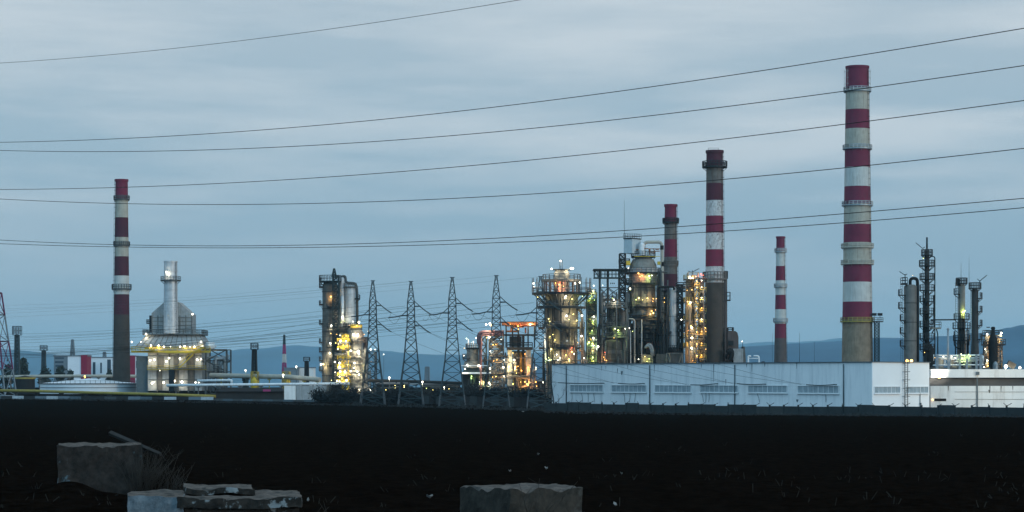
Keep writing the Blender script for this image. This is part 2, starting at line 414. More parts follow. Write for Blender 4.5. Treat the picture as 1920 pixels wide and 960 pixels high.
def hills(name, ctrl, d, depth, seed, m='forest_haze_blue'):
    """ridge given as photo columns/rows, built as a range of that depth at distance d"""
    mb = MB(); px0, px1 = ctrl[0][0], ctrl[-1][0]; N = 300; M = 14
    def ridge(px):
        for (a, ya), (b, yb) in zip(ctrl, ctrl[1:]):
            if a <= px <= b: return ya+(yb-ya)*smooth(a, b, px)
        return ctrl[-1][1]
    for k in range(M+1):
        u = k/M; dd = d-depth*.6+depth*1.0*u
        prof = math.sin(min(u/.6, 1)*PI/2)**1.3 if u <= .6 else math.cos((u-.6)/.4*PI/2)**.8
        for i in range(N+1):
            px = px0+(px1-px0)*i/N; X = (px-960)*d/F
            top = H+(HZ-ridge(px))*d/F+102
            nz_ = mnoise.noise((X/900, dd/900, seed))*.10+mnoise.noise((X/260, dd/400, seed+3))*.035+mnoise.noise((X/90, dd/150, seed+5))*.012
            mb.v.append((X, dd, -102+top*max(0, prof)*(1+nz_*(1 if u < .95 else 0))))
    n1 = N+1
    for k in range(M):
        for i in range(N): mb.face([k*n1+i, k*n1+i+1, (k+1)*n1+i+1, (k+1)*n1+i], True)
    return structure(mb.build(name, m))
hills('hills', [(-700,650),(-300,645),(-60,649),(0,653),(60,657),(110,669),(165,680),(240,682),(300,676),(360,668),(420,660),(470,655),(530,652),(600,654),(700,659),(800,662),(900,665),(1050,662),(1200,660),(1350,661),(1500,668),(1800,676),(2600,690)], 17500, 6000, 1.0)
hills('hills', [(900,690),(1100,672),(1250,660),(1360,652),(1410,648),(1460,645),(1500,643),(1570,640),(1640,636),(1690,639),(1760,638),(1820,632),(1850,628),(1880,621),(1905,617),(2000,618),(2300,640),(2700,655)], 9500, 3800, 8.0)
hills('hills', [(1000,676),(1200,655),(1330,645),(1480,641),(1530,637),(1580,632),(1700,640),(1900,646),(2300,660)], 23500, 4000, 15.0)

hz = bpy.data.materials.new('haze_air'); hz.use_nodes = True
hn = hz.node_tree.nodes; hn.remove(hn['Principled BSDF'])
pv = hn.new('ShaderNodeVolumePrincipled'); pv.inputs['Color'].default_value = (.50,.84,1,1); pv.inputs['Density'].default_value = 3.6e-5; pv.inputs['Anisotropy'].default_value = 0
hz.node_tree.links.new(pv.outputs[0], hn['Material Output'].inputs['Volume']); MATS['haze'] = hz
hb = MB(); hb.box(-14000, 14000, -400, 27000, -104, 560); ho = hb.build('haze', 'haze'); ho['kind'] = 'stuff'

# ------------------------------------------------------------------ striped chimneys
def chimney(label, cx, d, spec, top, bot, platforms, n=36, ladder_side=1, topmat=None, extra=None):
    """spec: (row of the lower edge, material) downwards; top/bot: (row, width in photo px)"""
    t = T('striped_chimney', label, 'chimney', cx, d, 'red and white striped chimneys')
    def r(py): return t.w((top[1]+(bot[1]-top[1])*(py-top[0])/(bot[0]-top[0]))/2)
    names = []; [names.append(m) for _, m in spec if m not in names]
    b = MB(); rows = [top[0]]+[y for y, _ in spec]; prof, ms = [], []
    for i in range(len(spec)-1, -1, -1):
        z0 = 0 if i == len(spec)-1 else t.z(rows[i+1]); prof.append((r(rows[i+1]) if i < len(spec)-1 else r(HZ+H/t.s), z0)); ms.append(names.index(spec[i][1]))
    prof.append((r(top[0]), t.z(top[0])))
    b.lathe(0, 0, prof, n, ms)
    b.m = names.index(spec[0][1]); b.arc(0, 0, r(top[0])-.1, r(top[0])+.25, t.z(top[0])-.7, t.z(top[0])+.15, n=n)
    t.part('shaft', b, names)
    k = MB(); k.arc(0, 0, .2, r(top[0])*.86, t.z(top[0])+.02, t.z(top[0])+.05, n=n); t.part('flue_mouth', k, 'soot_black')
    for p in platforms:
        py, wd = p[0], p[1]; m = p[2] if len(p) > 2 else 'grey_steel'; h = p[3] if len(p) > 3 else 1.2
        t.platform(0, 0, py, r(py)-.05, t.w(wd/2), m=m, h=h, th=.5, w=.115)
    b = MB(); a = R(-35 if ladder_side > 0 else 215); z0, z1 = 4, t.z(top[0])
    rr0, rr1 = r(HZ)+.25, r(top[0])+.25
    for e in (-.35, .35):
        b.bar((rr0*math.cos(a)+e, rr0*math.sin(a)-.05, z0), (rr1*math.cos(a)+e, rr1*math.sin(a)-.05, z1), .06, 3)
    z = z0
    while z < z1:
        q = rr0+(rr1-rr0)*(z-z0)/(z1-z0); b.arc(q*math.cos(a), q*math.sin(a), .42, .50, z, z+.08, n=6); z += 2.2
    t.part('ladder', b, 'dark_steel')
    return t, r
rw = lambda *a: list(a)
c1, _ = chimney('striped chimney with brown concrete foot standing alone beside the silver furnace', 228, 900,
    [(373,'red_paint'),(408,'cream_paint'),(445,'dull_red'),(481,'cream_paint'),(517,'dull_red'),(552,'white_paint'),(590,'dull_red'),(740,'stack_concrete')],
    (337,23), (735,33), [(373,30),(459,31),(541,37,'grey_steel',1.6)], ladder_side=-1)
c2, _ = chimney('striped chimney stained grey, with the silver column in front of its foot', 1257.5, 770,
    [(416,'red_paint'),(449,'rusty_grey'),(482,'red_paint'),(514,'rusty_grey'),(546,'dull_red'),(720,'vessel_dark')],
    (384,22), (680,31), [(416,31,'dark_steel'),(496,29,'rusty_grey')])
c3, r3 = chimney('striped chimney with peeling rust stained white bands and dark concrete base', 1340, 740,
    [(311,'dull_red'),(344,'rusty_grey'),(376,'dull_red'),(405,'rusty_white'),(437,'red_paint'),(468,'rusty_white'),(500,'red_paint'),(530,'rusty_white'),(720,'stack_concrete')],
    (283,31), (680,37), [(312,47,'dark_steel',1.6),(522,45,'rusty_grey',2.0)])
b = MB(); zt = c3.z(283); b.bar((-2,0,zt), (-2,0,zt+.9), .06, 3); b.bar((1.2,0,zt), (1.2,0,zt+.9), .06, 3); b.bar((-2,0,zt+.9), (1.2,0,zt+.9), .06, 3); c3.part('hoist_frame', b, 'dark_steel')
c4, _ = chimney('thin striped chimney, smallest of them, rising behind the bare hall roof', 1463.5, 1050,
    [(471,'red_paint'),(499,'white_paint'),(526,'red_paint'),(553,'white_paint'),(580,'red_paint'),(607,'white_paint'),(634,'red_paint'),(720,'brown_concrete')],
    (444,15.5), (680,24), [(471,23,'galvanised'),(537,25,'galvanised'),(602,28,'galvanised')])
c5, r5 = chimney('tallest and widest striped chimney with six railed galleries', 1607.5, 900,
    [(167,'red_paint'),(206,'cream_paint'),(242,'red_paint'),(278,'cream_paint'),(314,'red_paint'),(350,'white_paint'),(383,'red_paint'),(421,'cream_paint'),(455,'red_paint'),(494,'cream_paint'),(529,'red_paint'),(566,'white_paint'),(598,'red_paint'),(740,'pale_concrete')],
    (125,42), (680,58), [(170,52,'galvanised'),(278,55,'galvanised'),(384,58,'galvanised'),(463,61,'cream_paint'),(494,62,'cream_paint'),(602,64,'gas_pipe_yellow',1.3)], n=48)
b = MB()
for a_ in (175, 195, 215, 325, 345, 365):
    a = R(a_); q = r5(140)+.7
    for z in (c5.z(165), ): b.bar((q*math.cos(a), q*math.sin(a), z), (q*math.cos(a), q*math.sin(a), c5.z(131)), .06, 3)
for py in (135, 147, 158):
    for a0 in (172, 320): b.arc(0, 0, r5(140)+.62, r5(140)+.76, c5.z(py), c5.z(py)+.14, a0, a0+48, n=5)
c5.part('lightning_guard', b, 'galvanised')
m5 = T('lattice_mast', 'slender lattice lamp mast bolted beside the tallest chimney', 'mast', 1644, 896)
b = MB(); b.lattice(-.9, .9, -.9, .9, 0, m5.z(602), 24, .09); m5.part('lattice', b, 'green_steel')
m5.deck(m5.x(1637), m5.x(1655), -1.6, 1.6, 602, h=1.3)
for px in (1639, 1650):
    b = MB(); x = m5.x(px); b.box(x-.9, x+.9, -.5, .5, m5.z(592), m5.z(587)); b.bar((x,0,m5.z(602)), (x,0,m5.z(592)), .1, 4); m5.part('floodlight', b, 'dark_steel')

# ------------------------------------------------------------------ switchgear hall
A = at(1035, 762.5, 490); A.z = 0; B = at(1635, 772.8, 415); B.z = 0; C_ = at(1742, 771, 427); C_.z = 0; HT = 9.03
ex = (B-A).normalized(); nx = Vector((ex.y, -ex.x, 0)); nx = nx if nx.dot(Vector((0,-1,0))) > 0 else -nx     # long wall outward
ey = (C_-B).normalized(); ny = Vector((ey.y, -ey.x, 0)); ny = ny if ny.y < 0 else -ny
D_ = A+(C_-B)
hall = bpy.data.objects.new('switchgear_hall', None); COL.objects.link(hall); hall.location = B
tag(hall, 'long pale flat roofed hall with a strip of glass block windows', 'hall')
hl = lambda p: Vector(p)-B
b = MB()
q = [hl(A), hl(B), hl(C_), hl(D_)]; b.hexa(q+[p+Vector((0,0,HT)) for p in q])
b.build('long_wall', 'hall_plaster', hall)
b = MB(); e0 = hl(B)+ny*.04+ex*.02; e1 = hl(C_)+ny*.04; b.hexa([e0, e1, e1-ny*.3, e0-ny*.3]+[p+Vector((0,0,HT)) for p in (e0, e1, e1-ny*.3, e0-ny*.3)])
b.build('end_wall', 'end_plaster', hall)
b = MB(); up = Vector((0,0,HT))
for p0, p1, n_ in ((hl(A), hl(B), nx), (hl(B), hl(C_), ny)):
    L = (p1-p0).normalized(); c = (p0+p1)/2+n_*.06+up; b.obox(c, L, (p1-p0).length/2+.15, n_, .22, .07)
b.build('parapet', 'pipe_grey', hall)
def hit(px, py, P, n):     # photo point onto a wall plane
    o = Vector((0,0,H)); d = at(px, py, 1.0)-o; t = (Vector(P)-o).dot(n)/d.dot(n); return o+d*t
def window(px0, px1, y0, y1, P, n, along, npane):
    p0, p1 = hit(px0, (y0+y1)/2, P, n), hit(px1, (y0+y1)/2, P, n); c = hl((p0+p1)/2)
    zc = (hit((px0+px1)/2, y0, P, n).z+hit((px0+px1)/2, y1, P, n).z)/2; hh = (hit(px0, y0, P, n).z-hit(px0, y1, P, n).z)/2; L = (p1-p0).length/2
    c.z = zc; fr = MB()
    w = .07
    for sx_, zz, hx, hzz in ((0, hh+w, L+2*w, w), (0, -hh-w, L+2*w, w), (-L-w, 0, w, hh), (L+w, 0, w, hh)): fr.obox(c+along*sx_+Vector((0,0,zz))+n*.06, along, hx, n, .11, hzz)
    for i in range(1, npane):
        fr.obox(c+along*(-L+2*L*i/npane)+n*.05, along, .035 if i % 4 else .07, n, .06, hh)
    f = fr.build('window', 'frame_white', hall)
    g = MB(); g.obox(c+n*.02, along, L-.005, n, .045, hh-.005); g.build('pane', 'glass_blocks', f)
    s_ = MB(); s_.obox(c+Vector((0,0,-hh-.2))+n*.14, along, L+.2, n, .2, .05); s_.build('sill', 'frame_white', f)
for (a, z, y0, y1) in ((1070,1131,722.5,734),(1148,1212,722.8,734.5),(1229,1296,723,735),(1314,1384,723.3,735),(1404,1476,723.6,735.5),(1497,1573,724,736.5)): window(a, z, y0, y1, A, nx, ex, 8)
for (a, z) in ((1639,1686),(1697,1739)): window(a, z, 725.5, 736.5, B, ny, ey, 6)
for px in (1062.5, 1219, 1378.5, 1582.5):
    p = hl(hit(px, 720, A, nx)); p.z = 0; b = MB(); b.tube([p+nx*.14+Vector((0,0,.2)), p+nx*.14+Vector((0,0,HT-.35))], .11, 6); b.build('downpipe', 'pipe_grey', hall)
p = hl(hit(1695, 720, B, ny)); p.z = 0; b = MB()
for e in (-.45, .45): b.tube([p+ny*.5+ey*e+Vector((0,0,.6)), p+ny*.5+ey*e+Vector((0,0,HT+1))], .07, 5)
z = .9
while z < HT+.9: b.bar(p+ny*.5+ey*-.45+Vector((0,0,z)), p+ny*.5+ey*.45+Vector((0,0,z)), .035, 3); z += .42
z = 2.8
while z < HT+.9:
    b.tube([p+ny*.5-ey*.45+Vector((0,0,z)), p+ny*.95-ey*.55+Vector((0,0,z)), p+ny*1.25+Vector((0,0,z)), p+ny*.95+ey*.55+Vector((0,0,z)), p+ny*.5+ey*.45+Vector((0,0,z))], .05, 4)
    b.bar(p+ny*.02-ey*.45+Vector((0,0,z)), p+ny*.5-ey*.45+Vector((0,0,z)), .05, 3); z += 1.5
b.build('ladder', 'grey_steel', hall)
p = hl(hit(1724, 750, B, ny)); b = MB(); p.z = 0
b.tube([p+ny*.15+Vector((0,0,.3)), p+ny*.15+Vector((0,0,hit(1724,736,B,ny).z))], .07, 5); b.obox(p+ny*.25+Vector((0,0,hit(1724,757,B,ny).z)), ey, .13, ny, .13, .18); b.build('conduit', 'pipe_grey', hall)
def stain(px, y0, y1, w, P=A, n=nx, al=ex, m='rusty_grey'):
    p0 = hl(hit(px, y0, P, n)); p1 = hl(hit(px, y1, P, n)); b = MB(); p0 += n*.012; p1 += n*.012
    b.poly([p0-al*w, p0+al*w, p1+al*w*.25, p1-al*w*.4]); return b
sb = MB()
rg = random.Random(3)
for px, y0, y1, w in ((1128,686,695,.09),(1136,686,693,.07),(1158,691,700,.12),(1166,696,703,.35),(1177,685,692,.1),(1227,684,700,.1),(1315,683,690,.12),(1338,683,716,.10),(1400,682,689,.12),(1410,682,697,.12),(1434,681,688,.14),(1494,680,692,.10),(1361,711,722,.11),(1495,749,754,.35)):
    x = stain(px, y0, y1, w); o = len(sb.v); sb.v += x.v; sb.face([o, o+1, o+2, o+3])
sb.build('damp_stain', 'pipe_grey', hall)
for y in (721.5,): pass
# the five dead-end insulator strings on the hall front
DEADENDS = []
for i, (xa, ya, xb, yb) in enumerate(((1055,717.4,1133,718.5),(1168,718.6,1209,719.3),(1304,721.5,1346,719.5),(1391,719.3,1436,720.3),(1521,721.3,1569,721.0))):
    pa, pb = hit(xa, ya, A, nx)+nx*1.3, hit(xb, yb, A, nx)+nx*.6; DEADENDS.append(pa)
    b = MB(); pts = [pa+(pb-pa)*k/12+Vector((0,0,-.12*math.sin(PI*k/12))) for k in range(13)]; b.tube([hl(v) for v in pts], .10, 5)
    b.bar(hl(pb), hl(pb)-nx*.6, .09, 4); b.bar(hl(pa), hl(pa)-nx*.2, .06, 4)
    b.build('insulator_string', 'insulator_glass', hall)
for px in (1073,1091,1103,1113,1170,1182,1192,1316,1324,1330,1420,1548): # thin jumper leads hanging under the strings
    p = hl(hit(px, 737, A, nx))+nx*.1; q = hl(hit(px+rg.uniform(-2,5), 754, A, nx))+nx*.12; b = MB(); b.tube([p, (p+q)/2+ex*.1, q], .045, 4); b.build('cable_lead', 'pipe_grey', hall)
for px, py in ((1703.5, 677.5), (1711.5, 679.5)):
    p = hl(hit(px, py, B, ny))-ny*.3; p.z = HT+.25; o = bpy.data.objects.new('lamp', lampmesh('A')); COL.objects.link(o); o.parent = hall; o.location = p; o.scale = (.26,.26,.26)

# ------------------------------------------------------------------ annex with a recess coloured dark for shade
E0 = at(1745, 770, 436); E0.z = 0; E1 = at(2080, 770, 436); E1.z = 0
ax = (E1-E0).normalized(); an = Vector((ax.y, -ax.x, 0)); an = an if an.y < 0 else -an; LA = (E1-E0).length
annex = bpy.data.objects.new('service_annex', None); COL.objects.link(annex); annex.location = E0
tag(annex, 'low stained annex with white fascia above a recess coloured dark as shade', 'building')
def abox(name, m, u0, u1, v0, v1, z0, z1):   # u along, v outward
    b = MB(); b.obox(ax*(u0+u1)/2+an*(v0+v1)/2+Vector((0,0,(z0+z1)/2)), ax, (u1-u0)/2, an, (v1-v0)/2, (z1-z0)/2); return b.build(name, m, annex)
abox('wall', 'annex_plaster', 0, LA, -12, 0, 0, 4.62)
abox('recess_band', 'recess_shade_grey', .05, LA-.05, -12, -1.5, 4.62, 6.2)  # dark grey puts the shade under the fascia into the recess colour
abox('roof_fascia', 'annex_plaster', 0, LA, -12.2, .35, 6.2, 7.78)
def az(py, d=433): return H+(HZ-py)*d/F
b = MB()
for px, y0, y1, w in ((1778,724,733,.12),(1832,724,742,.16),(1856,724,736,.12),(1877,724,735,.12),(1899,724,732,.1),(1855,731,737,.2)):
    p0 = hit(px, y0, E0, an)-E0+an*.015; p1 = hit(px, y1, E0, an)-E0+an*.015; b.poly([p0-ax*w, p0+ax*w, p1+ax*w*.2, p1-ax*w*.3])
b.build('rust_streak', 'rusty_grey', annex)
def uof(px): return (hit(px, 730, E0, an)-E0).dot(ax)
abox('downpipe', 'pipe_grey', uof(1831), uof(1833.2), 0, .2, .3, az(696)); abox('vent_slot', 'soot_black', uof(1752), uof(1774), -.1, .05, az(752.5), az(747.5))
for y, m in ((700.4,'pipe_grey'),):
    abox('hopper', m, uof(1829.5), uof(1835), .35, .75, az(703), az(697))
for y in (735, 749): abox('conduit', 'grey_steel', uof(1790), LA, 0, .06, az(y)-.03, az(y)+.03)
fl = MB(); p = hit(1757, 712, E0, an)-E0+an*2.2; fl.tube([p-an*2.0+Vector((0,0,.2)), p+Vector((0,0,.2))], .06, 5); fl.obox(p+Vector((0,0,.1)), ax, .4, an, .25, .12); fl.build('floodlight', 'grey_steel', annex)
def spot(parent, p, target, energy, ang, col=(1,.93,.8)):
    L = bpy.data.lights.new('lamp_light', 'SPOT'); L.energy = energy; L.spot_size = R(ang); L.spot_blend = .35; L.color = col; L.shadow_soft_size = .25
    o = bpy.data.objects.new('lamp_light', L); COL.objects.link(o); o.parent = parent; o.location = p
    o.rotation_mode = 'QUATERNION'; o.rotation_quaternion = (Vector(p)-Vector(target)).to_track_quat('Z', 'Y'); return o
spot(annex, p+Vector((0,0,.45)), hit(1757, 700, E0, an)-E0+an*.35, 1500, 100)
o = bpy.data.objects.new('lamp', lampmesh('A')); COL.objects.link(o); o.parent = annex; o.location = hit(1748, 749.5, E0, an)-E0+an*.4; o.scale = (.14,.14,.14)
o = bpy.data.objects.new('lamp', lampmesh('A')); COL.objects.link(o); o.parent = annex; o.location = p+Vector((0,0,.3)); o.scale = (.2,.2,.12)

# ------------------------------------------------------------------ perimeter fence
F0 = at(1022, 770, 433); F0.z = 0; F1 = at(1990, 789, 334); F1.z = 0
fx_ = (F1-F0).normalized(); fn = Vector((fx_.y, -fx_.x, 0)); fn = fn if fn.y < 0 else -fn; FL = (F1-F0).length
fence = bpy.data.objects.new('perimeter_fence', None); COL.objects.link(fence); fence.location = F0
tag(fence, 'low dark concrete panel fence with barbed wire arms before the pale hall', 'fence')
npn = 36; pw = FL/npn; rg = random.Random(11)
def gz(u):
    P = F0+fx_*u; return ground_z(P.x, P.y)
tall = {2,3,7,12,13,15,16,24,25,29}
for i in range(npn):
    u = (i+.5)*pw; g = gz(u); hgt = 1.42+(.26 if i in tall else 0)+rg.uniform(-.05,.05); t_ = rg.uniform(-.03,.03)
    b = MB(); b.obox(fx_*u+fn*t_+Vector((0,0,g+hgt/2-.15)), fx_, pw/2-.06, fn, .07, hgt/2+.15)
    b.obox(fx_*u+fn*(t_+.02)+Vector((0,0,g+hgt*.52)), fx_, pw/2-.3, fn, .075, .05)
    b.build('panel', 'fence_pale' if i in (8,17,18,30) else 'fence_concrete', fence)
for i in range(npn+1):
    u = i*pw; g = gz(u); b = MB(); b.obox(fx_*u+fn*.05+Vector((0,0,g+.75)), fx_, .11, fn, .12, .95); post = b.build('post', 'fence_concrete', fence)
    sgn = rg.choice((1, 1, -1)); b = MB(); e = rg.uniform(.5, .8)
    b.bar(fx_*u+Vector((0,0,g+1.6)), fx_*(u+sgn*e*.9)+fn*-.3+Vector((0,0,g+1.6+e*.55)), .045, 4)
    if i % 3 == 0: b.bar(fx_*u+Vector((0,0,g+1.6)), fx_*(u-sgn*e*.6)+fn*.3+Vector((0,0,g+1.6+e*.6)), .04, 4)
    b.build('barbed_arm', 'fence_pale', post)
# ------------------------------------------------------------------ five terminal pylons and their conductors
PYL = [('beside the lit twin columns', 699, 518, 27.9), ('second from the lit twin columns', 770.5, 500, 27.0), ('third from the lit twin columns, clear against the sky', 848, 480, 27.0), ('in front of the orange roofed unit', 930.5, 467, 26.8), ('close against the end of the pale hall', 1013.5, 455, 26.1)]
PT = []
wdir = Vector((1, 0, 0))
def pylon(i, label, px, d, ht):
    t = T('lattice_pylon', 'steel lattice pylon '+label, 'pylon', px, d, 'terminal pylons in a row before the refinery')
    k = ht/27.0; b = MB(); sec = [(0,2.75),(5,2.15),(9.5,1.55),(14.3,1.12),(17,.85),(19.6,.80),(22.4,.74),(27,.16)]; nlv = (3,2,2,2,2,2,3); ang = R(8)
    for (za, ra), (zb, rb), n in zip(sec, sec[1:], nlv):
        b.lattice(-ra, ra, -ra, ra, za*k, zb*k, n, .062 if za > 9 else .078, .038, rb/ra, foot=za > 0)
    b.bar((-.45,0,27*k), (.5,0,27*k), .09, 4)
    t.part('tower_body', b, 'pylon_steel')
    for sx_ in (-1, 1):
        for sy in (-1, 1):
            b = MB(); b.bar((sx_*2.78, sy*2.78, -.4), (sx_*2.45, sy*2.45, 2.6*k), .13, 4); t.part('foot', b, 'foot_steel')
    ends = []
    for side, z in ((1, 21.6), (-1, 19.6), (1, 17.5)):
        z *= k; b = MB(); x0 = side*.78; tip = Vector((side*1.95, -.6, z))
        for sy in (-.75, .75): b.bar((x0, sy, z), tip, .12, 4); b.bar((x0, sy, z+1.1), tip, .08, 4)
        t.part('cross_arm', b, 'pylon_steel')
        for dirn in (1, -1):
            if dirn == side or True:
                if side == 1 and dirn == 1: e = tip+Vector((2.3, -1.6, -1.7))
                elif side == -1 and dirn == -1: e = tip+Vector((-2.9, .8, -.42))
                else: continue
                q = MB(); m_ = tip*.5+e*.5+Vector((0,0,-.1)); q.tube([tip, m_, e], .13, 6); t.part('insulator', q, 'insulator_glass'); ends.append((side, t.o.location+e, t.o.location+tip))
    ends.append((0, t.o.location+Vector((0,0,27*k)), None))
    return t, ends
def conductor(label, p, q, sag, r=.022, m='wire_metal', name='power_line', n=22, cat='power line', group=None, extra=None):
    pts = [p+(q-p)*k/n+Vector((0,0,-4*sag*(k/n)*(1-k/n))) for k in range(n+1)]
    b = MB(); b.tube([v-p for v in pts], r, 4); o = b.build(name, m); o.location = p
    tag(o, label, cat, group); return o
for i, (lb, px, d, ht) in enumerate(PYL):
    t, ends = pylon(i, lb, px, d, ht); PT.append((t, ends))
pn = ['the pylon beside the lit twin columns', 'the second pylon from the twin columns', 'the third pylon from the twin columns', 'the pylon before the orange roofed unit', 'the pylon against the pale hall']
farx = [-185, -196, -205, -214, -222]
rg = random.Random(5)
for i, (t, ends) in enumerate(PT):
    up, lo, dn, top = ends
    for k, (nm, e, tipz) in enumerate((('upper', up[1], up[2].z), ('lower', dn[1], dn[2].z))):      # slack drops to the hall front
        q = DEADENDS[i]+ex*(-1.2+.9*k)+Vector((0,0,.05*k))
        conductor(f'slack {nm} conductor dropping from {pn[i]} to the hall wall', e, q, 1.1+.3*k, .030, group='slack spans to the hall wall')
    q = Vector((farx[i], t.d+150+20*i, H+7.2-.5*i))
    conductor(f'long lowest conductor leaving {pn[i]} away from the hall', lo[1], q, 3.6, .034, group='long spans leaving the pylons')
    for k, (nm, tip) in enumerate((('upper', up[2]), ('middle', dn[2]))):
        st = Vector((tip.x-3.2, tip.y+1.0, tip.z+.1)); q = Vector((farx[i]-8-6*k, t.d+165+25*i, H+13.5-2.4*k-.9*i))
        conductor(f'long {nm} conductor leaving {pn[i]} away from the hall', st, q, 3.2+.4*k, .028, group='long spans leaving the pylons')
    q = Vector((farx[i]-5, t.d+150+20*i, H+21-1.3*i)); conductor(f'thin earth wire from the peak of {pn[i]}', top[1], q, 2.4, .014, 'wire_faint', group='earth wires')
    jb = conductor(f'short jumper loop hanging at {pn[i]}', lo[1], lo[1]+Vector((2.6,-.9,.4)), 1.5, .03, n=10, group='jumper loops on the pylons')
    jb2 = conductor(f'short jumper loop under the upper arm of {pn[i]}', up[1], up[1]+Vector((-1.6,.4,-1.0)), .9, .03, n=10, group='jumper loops on the pylons')

# ------------------------------------------------------------------ the near line: seven long wires across the sky
def fitcub(pts, deg=3):
    import numpy as np
    x = np.array([p[0] for p in pts])/1920.0; y = np.array([p[1] for p in pts]); return np.polyfit(x, y, deg), np
NEAR = [
 ('faint uppermost wire climbing out of the top edge of the sky', [(0,118),(215,102.5),(425,79),(640,51),(855,20),(970,0)], 'wire_faint', .040),
 ('highest dark wire, passing above the tallest chimney', [(0,267),(240,259),(400,250),(640,231),(940,200),(1280,154),(1585,108),(1920,53)], 'wire_metal', .052),
 ('dark wire passing across the top gallery of the tallest chimney', [(0,281.5),(200,284.5),(320,284),(640,268.5),(940,246),(1280,209.5),(1585,171.5),(1920,122.5)], 'wire_metal', .052),
 ('dark wire crossing the second red band of the tallest chimney', [(0,355),(215,352),(640,330.5),(940,304),(1280,271),(1585,232),(1920,188.5)], 'wire_metal', .052),
 ('dark wire crossing the third red band of the tallest chimney', [(0,373),(215,381.5),(400,384),(640,379),(940,368.5),(1280,342),(1585,315),(1920,278)], 'wire_metal', .052),
 ('upper wire of the lowest close pair crossing all the sky', [(0,449.5),(215,459),(400,462),(640,458),(940,444),(1280,425.5),(1585,401),(1920,371.5)], 'wire_metal', .050),
 ('lower wire of the lowest close pair crossing all the sky', [(0,457),(215,463),(480,464),(640,463),(940,455.5),(1280,438),(1585,417),(1920,389.5)], 'wire_metal', .050)]
for i, (lb, pts, m, r) in enumerate(NEAR):
    cf, np_ = fitcub(pts); N = 60; x0, x1 = -260, 2200
    if i == 0: x0, x1 = -260, 1250
    P = []
    for k in range(N+1):
        px = x0+(x1-x0)*k/N; py = float(np_.polyval(cf, px/1920.0)); inv = 1/(430+6*i)+(1/(255+4*i)-1/(430+6*i))*px/1920.0
        P.append(at(px, py, 1/inv))
    b = MB(); b.tube([p-P[0] for p in P], r, 5); o = b.build('power_line', m); o.location = P[0]; tag(o, lb, 'power line', 'long wires spanning the sky')
# ------------------------------------------------------------------ silver furnace with stub stack
t = T('process_furnace', 'silver clad process furnace with a single stub stack and yellow walkways', 'furnace', 325, 860, lp=.55); t.lmin = 2.35
rg = random.Random(21)
yF = -11.0
b = MB(); b.box(t.x(286), t.x(386), yF, 11, 1.2, t.z(652)); t.part('radiant_box', b, 'grey_cladding')
b = MB()
for px in (303.5, 326, 342.5, 361, 372): b.box(t.x(px)-.22, t.x(px)+.22, yF-.35, yF-.01, .6, t.z(664))
for py in (668, 689, 712): b.box(t.x(287), t.x(386), yF-.25, yF-.012, t.z(py)-.14, t.z(py)+.14)
t.part('buckstay', b, 'grey_steel')
for a, c, y0, y1 in ((303.8,313,692,736),(326.3,341.5,692,736),(361.3,371.5,692,736),(304,316,669,688),(334,342,669,688),(357,370.5,669,688)):
    b = MB(); b.box(t.x(a), t.x(c), yF-.12, yF+.05, max(1.3,t.z(y1)), t.z(y0)); t.part('bay_shade_panel', b, 'vessel_brown')  # panels stand proud; their dark colour paints the shade of recessed bays
b = MB(); b.box(t.x(263), t.x(285.5), yF+2, 10, 0, t.z(668)); t.part('air_duct', b, 'pipe_grey')
# sloping hood: from the radiant box up to the convection box
b = MB(); z0, z1 = t.z(651.5), t.z(626)
lo = [(t.x(263),yF-.4),(t.x(391),yF-.4),(t.x(391),11.4),(t.x(263),11.4)]; hi = [(t.x(283),-6.5),(t.x(378),-6.5),(t.x(378),7),(t.x(283),7)]
b.hexa([(x,y,z0) for x,y in lo]+[(x,y,z1) for x,y in hi]); t.part('hood', b, 'grey_cladding')
b = MB()
for k in range(13):
    f = k/12; b.bar((lo[0][0]+(lo[1][0]-lo[0][0])*f, yF-.45, z0), (hi[0][0]+(hi[1][0]-hi[0][0])*f, -6.55, z1), .12, 4)
t.part('hood_rib', b, 'column_grey')
# convection box with a gable shaped transition to the stack
b = MB(); pr = [(t.x(288), t.z(626)), (t.x(364), t.z(626)), (t.x(364), t.z(590)), (t.x(338), t.z(567)), (t.x(312), t.z(567)), (t.x(288), t.z(588))]
n0 = len(b.v); b.v += [(x,-5,z) for x,z in pr]+[(x,5,z) for x,z in pr]
b.face(list(range(6))); b.face(list(range(11,5,-1)))
for k in range(6): j = (k+1) % 6; b.face([k, k+6, j+6, j])
t.part('convection_box', b, 'grey_cladding')
b = MB()
for py in (596, 603, 611, 618):
    b.box(t.x(288.2), t.x(364), -5.2, -5.02, t.z(py)-.1, t.z(py)+.1)
for px in (289, 300, 310, 341, 352, 363): b.box(t.x(px)-.15, t.x(px)+.15, -5.25, -5.015, t.z(625), t.z(592))
t.part('stiffener', b, 'column_grey')
b = MB(); b.box(t.x(283), t.x(288), -4, 4, t.z(624), t.z(592)); b.box(t.x(278), t.x(288), -4.6, 4.6, t.z(607.5), t.z(606)); b.rrail(t.x(278), t.x(288), -4.6, 4.6, t.z(606), 1.2, .07); t.part('side_gallery', b, 'dark_steel')
b = MB(); r0 = t.w(12.2); b.lathe(0, -6.6, [(r0*1.12,t.z(626)),(r0*1.05,t.z(566)),(r0*1.0,t.z(492))], 28); b.arc(0,-6.6,r0*.98,r0*1.06,t.z(494),t.z(491)); 
for py in (510, 545, 565, 585, 605): b.arc(0,-6.6,r0,r0*1.12,t.z(py),t.z(py)+.2)
t.part('stack', b, 'silver_cladding')
t.platform(0, -6.6, 526, r0, t.w(19), m='grey_steel', w=.07)
b = MB(); b.ladder(t.x(336), -8.2, t.z(624), t.z(493)); t.part('ladder', b, 'dark_steel')
t.deck(t.x(274), t.x(384), yF+2.5, 9, 627, h=1.6, w=.08)
